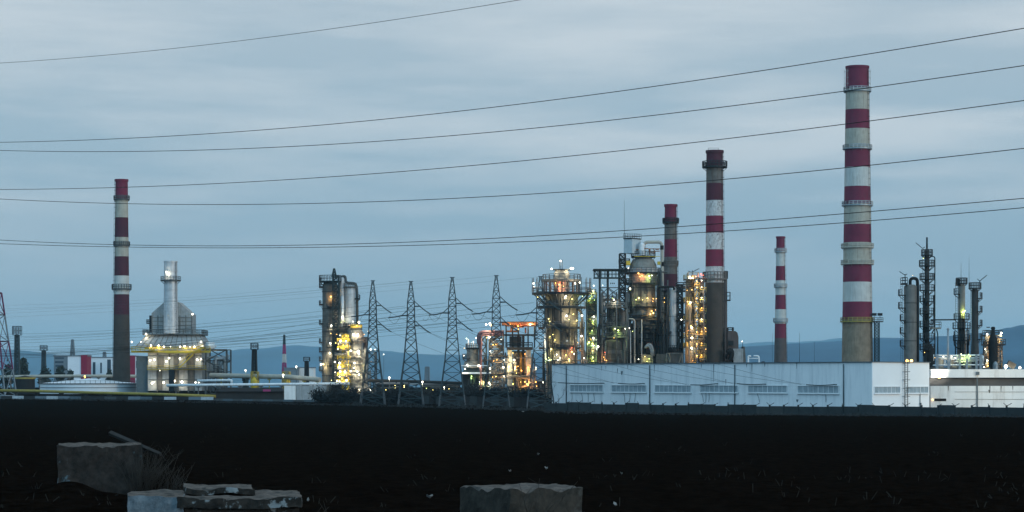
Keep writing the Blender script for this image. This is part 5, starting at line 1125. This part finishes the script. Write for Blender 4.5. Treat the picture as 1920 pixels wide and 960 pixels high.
def pipe_run(name, label, pts, r, m, d0, d1, supports, sm='vessel_brown', n=10, y_off=0):
    px0, px1 = pts[0][0], pts[-1][0]
    def P(px, py): u = (px-px0)/(px1-px0); return at(px, py, d0+(d1-d0)*u)
    o = bpy.data.objects.new(name, None); COL.objects.link(o); p0 = P(*pts[0]); p0.z = 0; o.location = p0
    tag(o, label, 'pipeline'); b = MB(); q = [P(*p)-p0 for p in pts]
    if len(pts) > 2: q = rpath(q, 2.0)
    b.tube(q, r, n); b.build('pipe', m, o)
    for sp in supports:
        py = None
        for (a, ya), (c, yc) in zip(pts, pts[1:]):
            if min(a,c) <= sp <= max(a,c): py = ya+(yc-ya)*((sp-a)/(c-a) if c != a else 0)
        if py is None: continue
        p = P(sp, py)-p0; b = MB(); b.box(p.x-.6, p.x+.6, p.y-.8, p.y+.8, p.z-r-.35, p.z-r+.02)
        for e in (-.5, .5): b.box(p.x-.14, p.x+.14, p.y+e-.14, p.y+e+.14, 0, p.z-r-.3)
        b.build('support', sm, o)
    return o
pipe_run('gas_pipeline', 'yellow gas pipe on low supports along the field edge', [(-60,731.5),(60,733),(160,736),(300,739.5),(405,743)], .42, 'gas_pipe_yellow', 690, 640, [-20,30,70,115,160,205,260,310,360,400], 'soot_black')
pipe_run('product_pipeline', 'thick beige pipeline stretching from the furnace to the twin columns', [(395,703.5),(480,705.5),(540,706.5),(600,712)], .85, 'beige_lagging', 830, 800, [415,478,505,536,570,595], 'gas_pipe_yellow')
pipe_run('product_pipeline', 'beige pipeline on trestles behind the white tank', [(-60,708),(60,705.5),(150,705),(285,705.5)], .65, 'beige_lagging', 960, 950, [-30,20,75,130,185,240,280], 'vessel_brown')
pipe_run('steam_line', 'bright white pipe running low before the lit twin columns', [(312,722.5),(420,721.5),(520,720.5),(655,719)], .42, 'lagging_white', 745, 735, [330,372,415,450,490,528,570,610,648], 'grey_steel')
pipe_run('steam_line', 'short white pipe stepping down beside the silver furnace', [(370,714),(430,713),(434,713),(434,724)], .42, 'lagging_white', 800, 798, [385,410], 'grey_steel')
pipe_run('product_pipeline', 'rusty pipe run between the pylons at the foot of the plant', [(690,713),(790,715.5),(880,719)], .5, 'site_dark', 800, 760, [700,730,765,800,835,870], 'dark_steel')
pipe_run('product_pipeline', 'pale pipe run low between the third pylon and the drum unit', [(770,719),(830,717.5),(870,719)], .55, 'lagging_white', 900, 880, [780,805,830,860], 'dark_steel')
for px, py in ((478,704),(537,705)):
    t = T('pipe_valve_house', {478:'yellow valve frame under the flared floodlight mast',537:'yellow valve frame below the thin red and white mast'}[px], 'valve frame', px, 815, 'yellow valve frames on the beige pipeline')
    b = MB(); b.lattice(t.x(px-6), t.x(px+6), -2.5, 2.5, 0, t.z(697), 3, .13, .09); t.part('frame', b, 'gas_pipe_yellow')
    b = MB(); b.lathe(0, -1.8, [(1.0,2),(1.4,3.2),(1.4,5.0),(.6,6.2),(.1,6.4)], 12); t.part('valve', b, 'yellow_paint')
def lamp_post(label, px, py, d, col='W', r=2.2):
    t = T('lamp_post', label, 'lamp post', px, d, 'lamp posts in the yard'); b = MB(); b.bar((0,.1,0), (0,.1,t.z(py)), .12, 5, .07); t.part('post', b, 'grey_steel'); t.lamp(px, py, col, -.25, r)
for a in (('yard lamp by the dark bush left of the flared mast',460.5,694.5,860,'W',2.2),('yard lamp in front of the blue grey building',555.5,687.5,880,'W',2.3),('slanting yard lamp over the beige pipeline',531,703,800,'W',2.8),('white yard lamp above the tank roof pipeline',159,705.2,930,'A',2.6),
          ('yard lamp between the first and second pylon',730,708,760,'W',2.4),('yard lamp beside the foot of the second pylon',792,716,740,'W',2.4),('low warm lamp left of the second pylon',741,723,745,'Y',2.0),('low yellow lamp just left of the second pylon',758,723,745,'Y',2.2),
          ('small far lamp on the hillside between pylons',719.5,664.5,1250,'W',1.5),('low lamp at the foot of the third pylon, right side',828,723,735,'W',2.0),('low lamp pair member near the third pylon foot',833,726,735,'W',2.0),('ground lamp below the third pylon pair',834,734,720,'Y',1.7),('lamp between the orange roofed unit and the last pylon',1005,689,715,'W',1.8),('ground lamp at the foot of the last pylon',1019,717,712,'W',2.6)): lamp_post(*a)
# low site buildings glowing between the pylons
for (lb, p0, p1, py, d, m, lamps) in (('long dark shed with small yellow lamps behind the second pylon', 706, 765, 721, 775, 'site_dark', [(715,728,'Y',1.6),(724,731,'Y',1.6),(738,729,'G',1.4),(750,731,'Y',1.5)]),
                               ('low dark shed with dim green lamps behind the third pylon', 788, 862, 722, 770, 'site_dark', [(800,728,'G',1.5),(812,731,'Y',1.4),(842,729,'Y',1.6),(856,732,'G',1.4)]),
                               ('dark pipe shed behind the orange roofed unit', 1000, 1034, 716, 800, 'site_dark', [(1006,724,'A',1.8),(1010,733,'O',1.8)])):
    t = T('yard_shed', lb, 'shed', (p0+p1)/2, d, 'dark yard sheds between the pylons'); b = MB(); b.box(t.x(p0), t.x(p1), 0, 8, 0, t.z(py)); t.part('wall', b, m)
    b = MB(); b.hexa([(t.x(p0)-.4,-.6,t.z(py)),(t.x(p1)+.4,-.6,t.z(py)),(t.x(p1)+.4,8.6,t.z(py)),(t.x(p0)-.4,8.6,t.z(py)),(t.x(p0)-.4,-.6,t.z(py)+.25),(t.x(p1)+.4,-.6,t.z(py)+.25),(t.x(p1)+.4,8.6,t.z(py)+.8),(t.x(p0)-.4,8.6,t.z(py)+.8)]); t.part('roof', b, 'grey_steel')
    b = MB(); pipes(b, random.Random(int(p0)), t.x(p0), t.x(p1), -2.5, -.7, .4, t.z(py), 14, (.12,.3)); t.part('pipework', b, 'vessel_brown'); t.lamps(lamps, -1.4)
# low walls along the field edge
def wall_run(name, label, px0, px1, d0, d1, h, m, cat='wall', cap=None):
    p0, p1 = at(px0,700,d0), at(px1,700,d1); p0.z = p1.z = 0; o = bpy.data.objects.new(name, None); COL.objects.link(o); o.location = p0; tag(o, label, cat)
    L = (p1-p0).length; u = (p1-p0).normalized(); n = max(1, int(L/4)); w = L/n; v = Vector((u.y,-u.x,0)); rg = random.Random(int(px0)+5)
    for i in range(n):
        b = MB(); b.obox(u*(i+.5)*w+v*rg.uniform(-.03,.03)+Vector((0,0,h/2)), u, w/2-.04, v, .08, h/2+rg.uniform(-.04,.04)); b.build('panel', m if not isinstance(m, list) else m[i % len(m)], o)
    return o
wall_run('low_wall', 'low pale wall beneath the yellow gas pipe', -60, 400, 668, 628, .85, ['site_dark','far_grey','pipe_grey','site_dark','silver_cladding','site_dark','far_grey','silver_cladding','far_grey','pipe_grey','site_dark','site_dark','grey_steel'])
wall_run('low_wall', 'low grey kerb wall below the dark earth mound', 400, 590, 610, 578, .55, ['grey_steel','pipe_grey'])
t = T('concrete_screen', 'two big grey concrete panels left of the dark bush', 'concrete screen', 575, 605)
for a, c, m in ((533,554.5,'annex_plaster'),(555.5,612,'grey_cladding')):
    b = MB(); b.box(t.x(a), t.x(c), 0, .3, 0, t.z(723)); t.part('panel', b, m)
wall_run('boundary_wall', 'dark boundary wall behind the bushes and pylon feet', 640, 1024, 590, 476, 2.0, ['soot_black','fence_concrete','soot_black','soot_black','fence_concrete'], 'wall')
t = T('dark_shelter', 'long low black shelter between the furnace and the concrete screen', 'shelter', 466, 640)
b = MB(); b.hexa([(t.x(402),-1,t.z(734)),(t.x(533),-1,t.z(734)),(t.x(533),7,t.z(734)),(t.x(402),7,t.z(734)),(t.x(416),1,t.z(727)),(t.x(528),1,t.z(728)),(t.x(528),5,t.z(728)),(t.x(416),5,t.z(727))]); t.part('roof', b, 'soot_black')
b = MB(); b.box(t.x(404), t.x(531), 0, 6, 0, t.z(733.8)); t.part('wall', b, 'site_dark')
b = MB(); b.box(t.x(494), t.x(508), -1.3, -1.02, t.z(734), t.z(730)); t.part('sign_board', b, 'magenta_paint')

# ------------------------------------------------------------------ bushes and trees
def bush(label, px, d, w, h, n=520, seed=1, name='bush', cat='bush', group='dark bushes along the field edge', leaf=.22, m='bush_leaf', tall=False):
    t = T(name, label, cat, px, d, group, z0=ground_z(0, d)); rg = random.Random(seed); b = MB(); W_, Hh = t.w(w/2), t.w(h)
    k = MB()
    for _ in range(26):
        a = rg.uniform(0, 2*PI); e = Vector((math.cos(a)*W_*rg.uniform(.3,1.0), math.sin(a)*W_*.6*rg.uniform(.3,1), Hh*rg.uniform(.55,1.08)))
        m_ = e*.5+Vector((rg.uniform(-.2,.2),0,Hh*.1)); k.tube([Vector((e.x*.1,e.y*.1,-.1)), m_, e], [.05,.035,.015], 4)
        for _ in range(3):
            s_ = m_+(e-m_)*rg.random(); k.tube([s_, s_+Vector((rg.uniform(-.6,.6),rg.uniform(-.4,.4),rg.uniform(.1,.8)))*Hh*.18], [.02,.008], 3)
    t.part('branches', k, 'bark')
    cl = [(rg.uniform(-.72,.72)*W_, rg.uniform(-.5,.5)*W_*.6, Hh*rg.uniform(.12,.78)) for _ in range(12)]
    for _ in range(n):
        c = rg.choice(cl); s_ = Hh*(.16 if not tall else .11); p = Vector((c[0]+rg.gauss(0,s_*1.2), c[1]+rg.gauss(0,s_), max(.02, c[2]+rg.gauss(0,s_))))
        f = 1-(p.z/Hh)**2*.55
        if tall: p.x *= f; p.y *= f
        u = Vector((rg.uniform(-1,1),rg.uniform(-1,1),rg.uniform(-1,1))).normalized()*leaf*rg.uniform(.6,1.3); v = u.orthogonal().normalized()*leaf*.55
        b.poly([p-u, p+v, p+u, p-v])
    t.part('foliage', b, m); return t
BS = [('round dark bush in front of the lit twin columns',617,572,62,34),('low dark bush at the foot of the lit vessel',655,566,50,26),('dark scrub left of the first pylon foot',688,560,40,20),('scrub between the first and second pylon',722,552,52,24),
      ('dense scrub right at the second pylon foot',752,545,44,30),('thin scrub just past the second pylon',792,540,48,24),('scrub left of the third pylon foot',826,532,40,26),('dark bush between the third and fourth pylon',868,526,54,28),
      ('scrub at the foot of the fourth pylon',905,518,48,30),('dark bush under the lit pillars',945,510,56,32),('tall scrub beyond the fourth pylon',978,505,40,28),('scrub against the last pylon',1002,498,36,34),('low scrub before the concrete screen',598,574,30,18),('dark hedge clump below the drum unit',888,545,44,34)]
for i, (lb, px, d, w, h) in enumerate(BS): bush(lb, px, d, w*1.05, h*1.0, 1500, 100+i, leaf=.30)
def tree(label, px, d, w, h, seed, kind='broadleaf_tree', n=900, tall=False):
    t = T(kind, label, 'tree', px, d, 'dark trees before the offices'); rg = random.Random(seed); W_, Hh = t.w(w/2), t.w(h)
    b = MB(); b.tube([(0,0,0),(.1,0,Hh*.5),(0,0,Hh*.9)], [.35,.22,.05], 6)
    for _ in range(9):
        a = rg.uniform(0,2*PI); z = Hh*rg.uniform(.25,.7); b.tube([(0,0,z),(math.cos(a)*W_*.7,math.sin(a)*W_*.7,z+Hh*.18)], [.14,.04], 4)
    t.part('trunk', b, 'bark'); b = MB()
    cl = [(rg.uniform(-.7,.7)*W_, rg.uniform(-.7,.7)*W_, Hh*rg.uniform(.22,.88)) for _ in range(16)]
    for _ in range(n):
        c = rg.choice(cl); s_ = W_*.3; p = Vector((c[0]+rg.gauss(0,s_), c[1]+rg.gauss(0,s_), max(.6, c[2]+rg.gauss(0,s_)))); f = 1-max(0,(p.z/Hh-.35))*(.9 if tall else .6); p.x *= f; p.y *= f
        u = Vector((rg.uniform(-1,1),rg.uniform(-1,1),rg.uniform(-1,1))).normalized()*rg.uniform(.4,.8); v = u.orthogonal().normalized()*.45; b.poly([p-u, p+v, p+u, p-v])
    t.part('crown', b, 'tree_leaf'); return t
tree('tall dark cypress like tree beside the broad headed mast', 44, 1000, 23, 70, 1, 'evergreen_tree', 1500, True)
tree('dark bushy tree behind the white tank', 84, 1020, 24, 44, 2); tree('small round tree beside the pale grey office', 112, 1050, 18, 48, 3); tree('low tree before the white office block', 131, 1050, 14, 40, 4)
tree('small conical tree just left of the brown footed chimney', 205, 1080, 11, 46, 5, 'evergreen_tree', 700, True); tree('dark bush sized tree beside the flared floodlight mast', 461, 880, 11, 34, 6); tree('dark tree at the foot of the purple painted pylon', 14, 960, 22, 52, 7)
def bare_tree(label, px, d, h, seed, spread=.5):
    t = T('bare_sapling', label, 'sapling', px, d, 'bare saplings before the hall', z0=ground_z((px-960)*d/F, d)); rg = random.Random(seed); tr = MB(); tw = MB()
    def grow(p, dr, L, r, lev, mb):
        q = p+dr*L+Vector((rg.uniform(-.08,.08),0,rg.uniform(-.04,.04)))*L; mb.tube([p, (p+q)/2+Vector((rg.uniform(-.05,.05),0,0))*L, q], [r, r*.8, r*.6], 4)
        if lev > 0:
            for _ in range(rg.choice((2,3))): grow(p+(q-p)*rg.uniform(.5,1), (dr+Vector((rg.uniform(-1,1)*spread*1.4, rg.uniform(-1,1)*spread, rg.uniform(-.1,.5)))).normalized(), L*rg.uniform(.5,.75), r*.55, lev-1, tw)
    grow(Vector((0,0,-.1)), Vector((rg.uniform(-.1,.15),0,1)).normalized(), h*.4, .07, 4, tr)
    t.part('trunk', tr, 'bark'); t.part('twigs', tw, 'bark')
bare_tree('crooked bare sapling beside the end of the hall', 1034, 446, 8.2, 3, .35); bare_tree('bare twiggy sapling by the first downpipe of the hall', 1049, 441, 6.2, 4, .8); bare_tree('slight bare sapling beside the last pylon foot', 1020, 452, 5.0, 5, .6)

# ------------------------------------------------------------------ foreground: concrete blocks, weeds, litter
def blockmat(name, dark, pale, seed, cut, sc, xr=None):
    m = bpy.data.materials.new(name); m.use_nodes = True; MATS[name] = m; n, l = m.node_tree.nodes, m.node_tree.links; b = n['Principled BSDF']; b.inputs['Roughness'].default_value = .95; b.inputs['Specular IOR Level'].default_value = .1
    t = n.new('ShaderNodeTexCoord'); mp_ = n.new('ShaderNodeMapping'); mp_.inputs['Location'].default_value = (seed, seed*.7, 0); l.new(t.outputs['Object'], mp_.inputs[0])
    def nn(s, d=8, ro=.65):
        z = n.new('ShaderNodeTexNoise'); z.inputs['Scale'].default_value = s; z.inputs['Detail'].default_value = d; z.inputs['Roughness'].default_value = ro; l.new(mp_.outputs[0], z.inputs['Vector']); return z
    a = nn(5); r = n.new('ShaderNodeValToRGB'); r.color_ramp.elements[0].position = .3; r.color_ramp.elements[1].position = .75; r.color_ramp.elements[0].color = tuple(v*.55 for v in dark)+(1,); r.color_ramp.elements[1].color = (dark[0]*2.1, dark[1]*1.8, dark[2]*1.65, 1); l.new(a.outputs[0], r.inputs[0])
    c = nn(sc, 6, .6); r2 = n.new('ShaderNodeValToRGB'); r2.color_ramp.elements[0].position = cut; r2.color_ramp.elements[1].position = cut+.05; 
    if xr:
        sp = n.new('ShaderNodeSeparateXYZ'); l.new(t.outputs['Object'], sp.inputs[0]); mk = n.new('ShaderNodeMapRange'); l.new(sp.outputs[0], mk.inputs[0])
        mk.inputs[1].default_value = xr[0]; mk.inputs[2].default_value = xr[1]; mk.inputs[3].default_value = .17; mk.inputs[4].default_value = -.10
        ad = n.new('ShaderNodeMath'); ad.operation = 'ADD'; l.new(c.outputs[0], ad.inputs[0]); l.new(mk.outputs[0], ad.inputs[1]); l.new(ad.outputs[0], r2.inputs[0])
    else: l.new(c.outputs[0], r2.inputs[0])
    x = n.new('ShaderNodeMix'); x.data_type = 'RGBA'; l.new(r2.outputs[0], x.inputs['Factor']); l.new(r.outputs[0], x.inputs[6]); x.inputs[7].default_value = tuple(pale)+(1,)
    l.new(x.outputs[2], b.inputs['Base Color'])
    bm_ = n.new('ShaderNodeBump'); bm_.inputs['Strength'].default_value = .7; bm_.inputs['Distance'].default_value = .03; z3 = nn(22, 8, .7); l.new(z3.outputs[0], bm_.inputs['Height']); l.new(bm_.outputs[0], b.inputs['Normal'])
blockmat('patchy_concrete', (.026,.0235,.0215), (.080,.115,.128), 2.0, .56, 1.5, (-1.1,-.1))  # dark brownish concrete with pale blue patches towards one side
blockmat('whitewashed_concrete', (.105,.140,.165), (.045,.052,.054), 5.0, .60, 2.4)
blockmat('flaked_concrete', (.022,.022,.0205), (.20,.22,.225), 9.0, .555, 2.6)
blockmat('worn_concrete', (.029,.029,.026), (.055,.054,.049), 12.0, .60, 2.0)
blockmat('pale_top', (.075,.071,.066), (.040,.039,.036), 14.0, .60, 2.4)  # paler concrete used on the upper faces
def rough_box(b, corners, z0, z1, seed, jit=.025, nsub=10, ntop=3, topm=None, chip=.05):
    """four-sided block from plan corners; subdivided and roughened, chipped along the upper rim"""
    base = b.m
    def P(u, v, z):
        a, c, d_, e = corners; p = (Vector(a)*(1-u)+Vector(c)*u)*(1-v)+(Vector(e)*(1-u)+Vector(d_)*u)*v
        q = Vector((p[0], p[1], z)); s = Vector((q.x*2.1, q.y*2.1, q.z*2.1+seed)); off = Vector((mnoise.noise(s), mnoise.noise(s+Vector((7,0,0))), mnoise.noise(s+Vector((0,9,0)))))*jit
        s2 = s*3.3; off += Vector((mnoise.noise(s2), mnoise.noise(s2+Vector((7,0,0))), mnoise.noise(s2+Vector((0,9,0)))))*jit*.5
        if z > z1-1e-4 and (u < .001 or u > .999 or v < .001 or v > .999): off.z -= max(0, mnoise.noise(s*1.7+Vector((3,3,3))))*chip
        return q+off
    def grid(fn, nu, nv):
        o = len(b.v)
        for j in range(nv+1):
            for i in range(nu+1): b.v.append(tuple(fn(i/nu, j/nv)))
        for j in range(nv):
            for i in range(nu): b.face([o+j*(nu+1)+i, o+j*(nu+1)+i+1, o+(j+1)*(nu+1)+i+1, o+(j+1)*(nu+1)+i])
    zz = lambda t: z0+(z1-z0)*t
    grid(lambda u, t: P(u, 0, zz(t)), 26, nsub); grid(lambda u, t: P(1, u, zz(t)), 26, nsub); grid(lambda u, t: P(1-u, 1, zz(t)), 26, nsub); grid(lambda u, t: P(0, 1-u, zz(t)), 26, nsub)
    if topm is not None: b.m = topm
    grid(lambda u, v: P(u, v, z1), 26, 26); b.m = base
def gpt(px, d): return Vector(((px-960)*d/F, d, 0))
def fthing(name, label, cat, px, d, group=None):
    o = bpy.data.objects.new(name, None); COL.objects.link(o); p = gpt(px, d); p.z = ground_z(p.x, d); o.location = p; tag(o, label, cat, group); return o, p
# block by the dry weeds
o, p = fthing('concrete_block', 'big square concrete block by the dry weeds with a pale blue stained corner', 'concrete block', 186, 61, 'derelict concrete blocks at the field edge')
def zt(py, d): return H+(HZ-py)*d/F-p.z
b = MB(); cs = [gpt(108,60.6)-p, gpt(266,60.2)-p, gpt(262,62.6)-p, gpt(112,62.6)-p]; rough_box(b, cs, -.4, zt(835.5,60.5), 3.1, .05, topm=1, chip=.12); b.build('block', ['patchy_concrete','pale_top'], o)
# front block with a loose slab
o, p = fthing('concrete_block', 'low wide concrete block, whitewashed at one end, with a loose slab lying on it', 'concrete block', 402, 44.5, 'derelict concrete blocks at the field edge')
zb = zt(929, 44.5)
b = MB(); cs = [gpt(240,44.2)-p, gpt(345,44.0)-p, gpt(350,46.5)-p, gpt(246,46.4)-p]; rough_box(b, cs, -.6, zb+.005, 5.2, .04, topm=1, chip=.10); b.build('whitewashed_end', ['whitewashed_concrete','pale_top'], o)
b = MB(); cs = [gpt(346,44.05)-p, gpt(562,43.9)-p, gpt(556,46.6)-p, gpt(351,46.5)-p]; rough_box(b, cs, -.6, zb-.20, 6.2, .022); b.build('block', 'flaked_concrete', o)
b = MB(); cs = [gpt(332,43.92)-p, gpt(566,43.75)-p, gpt(559,46.8)-p, gpt(337,46.6)-p]; rough_box(b, cs, zb-.20, zb-.012, 7.7, .045, nsub=4, topm=1, chip=.10); b.build('cap_lip', ['flaked_concrete','pale_top'], o)
q = p
o, p = fthing('concrete_slab', 'loose broken slab lying on the whitewashed block', 'concrete slab', 408, 45.2)
zs = q.z+zb-p.z
b = MB(); cs = [gpt(350,44.7)-p, gpt(477,44.6)-p, gpt(468,46.0)-p, gpt(343,46.1)-p]; rough_box(b, cs, zs+.015, zs+.135, 8.8, .045, nsub=4, topm=1, chip=.07); b.build('slab', ['flaked_concrete','pale_top'], o)
# right block
o, p = fthing('concrete_block', 'concrete block seen corner on with two dark holes and a bare twig', 'concrete block', 978, 44.5, 'derelict concrete blocks at the field edge')
zc = zt(917.5, 43.6)
b = MB(); cs = [gpt(956,43.5)-p, gpt(1092,44.3)-p, gpt(1000,46.1)-p, gpt(862,44.9)-p]; rough_box(b, cs, -.6, zc, 9.4, .045, topm=1, chip=.12); b.build('block', ['worn_concrete','pale_top'], o)
for a, y0, y1, w in ((1024,947,975,.11),(903,938,966,.055)):
    cx_ = gpt(a, 43.86 if a > 956 else 44.22)-p; b = MB(); z0_, z1_ = zt(y1,43.9), zt(y0,43.9); n = 9; pts = []
    for k in range(n+1): t_ = PI*k/n; pts.append((cx_.x+math.cos(t_)*w, cx_.y, z1_-w+math.sin(t_)*w))
    u = (gpt(1092,44.3)-gpt(956,43.5)).normalized() if a > 956 else (gpt(956,43.5)-gpt(862,44.9)).normalized()
    ring = [cx_+u*(v[0]-cx_.x)+Vector((0,0,v[2])) for v in pts]+[cx_-u*w+Vector((0,0,z0_)), cx_+u*w+Vector((0,0,z0_))]
    nn_ = Vector((u.y,-u.x,0)); nn_ = nn_ if nn_.y < 0 else -nn_
    k0 = len(b.v); m_ = len(ring); b.v += [tuple(v+nn_*.045) for v in ring]+[tuple(v-nn_*.3) for v in ring]; b.face(list(range(m_)))
    for k in range(m_): j = (k+1) % m_; b.face([k, k+m_, j+m_, j])
    b.build('hole', 'soot_black', o)
# timber resting behind the weed block
o, p = fthing('timber', 'grey timber leaning over the weedy concrete block', 'timber', 233, 62.4)
b = MB(); P0, P1 = Vector((at(207,812,62.9)-p)), Vector((at(256,833,62.2)-p)); P2 = P1+(P1-P0)*.9
b.bar(P0, P2, .075, 4, .06); b.build('beam', 'weathered_timber', o)
def weeds(label, px, d, n, hmin, hmax, wpx, seed, name='dry_weed', group='dry weeds at the field edge', m='weed_stem', r=.008):
    o, p = fthing(name, label, 'weed', px, d, group); rg = random.Random(seed); b = MB(); W_ = wpx*d/F/2
    for _ in range(n):
        a = Vector((rg.gauss(0,.35)*W_, rg.uniform(-.4,.4), -.05)); h_ = rg.uniform(hmin,hmax); lean = Vector((rg.gauss(.12,.28), rg.gauss(0,.2), 1)).normalized()
        pts = [a, a+lean*h_*.5+Vector((rg.uniform(-.04,.04),0,0)), a+lean*h_+Vector((rg.gauss(.08,.14),0,-.03))]; b.tube(pts, [r, r*.8, r*.35], 3)
        for _ in range(rg.choice((1,2,4))):
            t_ = rg.uniform(.35,.95); s_ = pts[0]+(pts[2]-pts[0])*t_; b.tube([s_, s_+Vector((rg.uniform(-.28,.28),rg.uniform(-.1,.1),rg.uniform(.05,.32)))*h_*.7], [r*.6, r*.3], 3)
    b.build('stems', m, o)
weeds('tall dry weeds against the pale stained concrete block', 272, 60.0, 90, .5, 1.5, 60, 1)
weeds('thin dry weeds beyond the tall clump', 318, 60.4, 34, .35, 1.0, 60, 2)
weeds('single bare twig standing before the block with two holes', 1005, 43.3, 5, .7, 1.15, 24, 3, r=.010)
weeds('sparse stalks right of the whitewashed block', 602, 45.5, 5, .3, .6, 40, 4)
# litter and stubble on the field
rg = random.Random(77)
LT = [(980,773,.7),(1009,855,.16),(956,887,.12),(1024,883,.2),(115,927,.1),(578,944,.09),(1154,953,.14),(806,938,.2),(1165,892,.14)]
for i, (px, py, w) in enumerate(LT):
    lo_, hi_ = 30.0, 440.0
    for _ in range(40):
        md = (lo_+hi_)/2
        if HZ+(H-ground_z(0, md))*F/md > py: lo_ = md
        else: hi_ = md
    d = lo_; p = gpt(px, d); p.z = ground_z(p.x, d)+.05; w *= .45; b = MB(); a = rg.uniform(0, PI)
    pts = [Vector((math.cos(a+k*2*PI/6)*w*rg.uniform(.6,1.1), math.sin(a+k*2*PI/6)*w*rg.uniform(.6,1.1), rg.uniform(0,.10)+w*.12)) for k in range(6)]
    c = Vector((0,0,w*.6)); 
    for k in range(6): b.poly([c, pts[k], pts[(k+1)%6]]); b.poly([Vector((0,0,0)), pts[(k+1)%6], pts[k]])
    o = b.build('litter_scrap', 'litter_white'); o.location = p; tag(o, 'pale scrap of litter lying on the dark ploughed field', 'litter', 'scraps of litter on the field')
b = MB(); rg = random.Random(78)
for _ in range(160):
    px = rg.uniform(-40, 1960); py = rg.choice((rg.gauss(893+(px-1100)*.012, 5), rg.uniform(775, 955), rg.uniform(775,955))) if px > 1060 else rg.uniform(775, 955)
    lo_, hi_ = 30.0, 420.0
    for _ in range(22):
        md = (lo_+hi_)/2
        if HZ+(H-ground_z(0, md))*F/md > py: lo_ = md
        else: hi_ = md
    p = gpt(px, lo_); p.z = ground_z(p.x, lo_)+.02
    for _ in range(rg.choice((1,2,3))):
        a = p+Vector((rg.uniform(-.2,.2),rg.uniform(-.2,.2),0)); l_ = rg.uniform(.08,.26); q = a+Vector((rg.uniform(-.6,.6)*l_, 0, l_*rg.uniform(.3,1))); b.bar(a, q, rg.uniform(.006,.014), 3)
o = b.build('stubble', 'straw_dark'); o['kind'] = 'stuff'

# ragged scrub along the field edge, round the pylon feet and the fence foot
b = MB(); rg = random.Random(90)
def edge_d(px): return 690-(690-445)*max(0, px+60)/1080 if px < 1020 else 428-(428-345)*(px-1020)/920
for _ in range(15000):
    px = rg.uniform(-60, 1960); d = edge_d(px)*rg.uniform(.955, 1.0)-rg.random()**2*14; p = gpt(px, d); p.z = ground_z(p.x, d)
    cl = mnoise.noise((p.x*.16, 3.0, 1.0))*.8+mnoise.noise((p.x*.6, 9.0, 1.0))*.4
    hh = (1.0 if 640 < px < 1024 else .42)*max(.08, .55+cl)
    if rg.random() > (.9 if 640 < px < 1024 else .45)*(.4+max(0, cl+.3)): continue
    q = p+Vector((rg.uniform(-.3,.3), 0, abs(rg.gauss(0, .5))*hh+.05)); u = Vector((rg.uniform(-1,1), rg.uniform(-1,1), rg.uniform(-.4,1))).normalized()*rg.uniform(.12,.32); v = u.orthogonal().normalized()*.10
    b.poly([q-u, q+v, q+u, q-v])
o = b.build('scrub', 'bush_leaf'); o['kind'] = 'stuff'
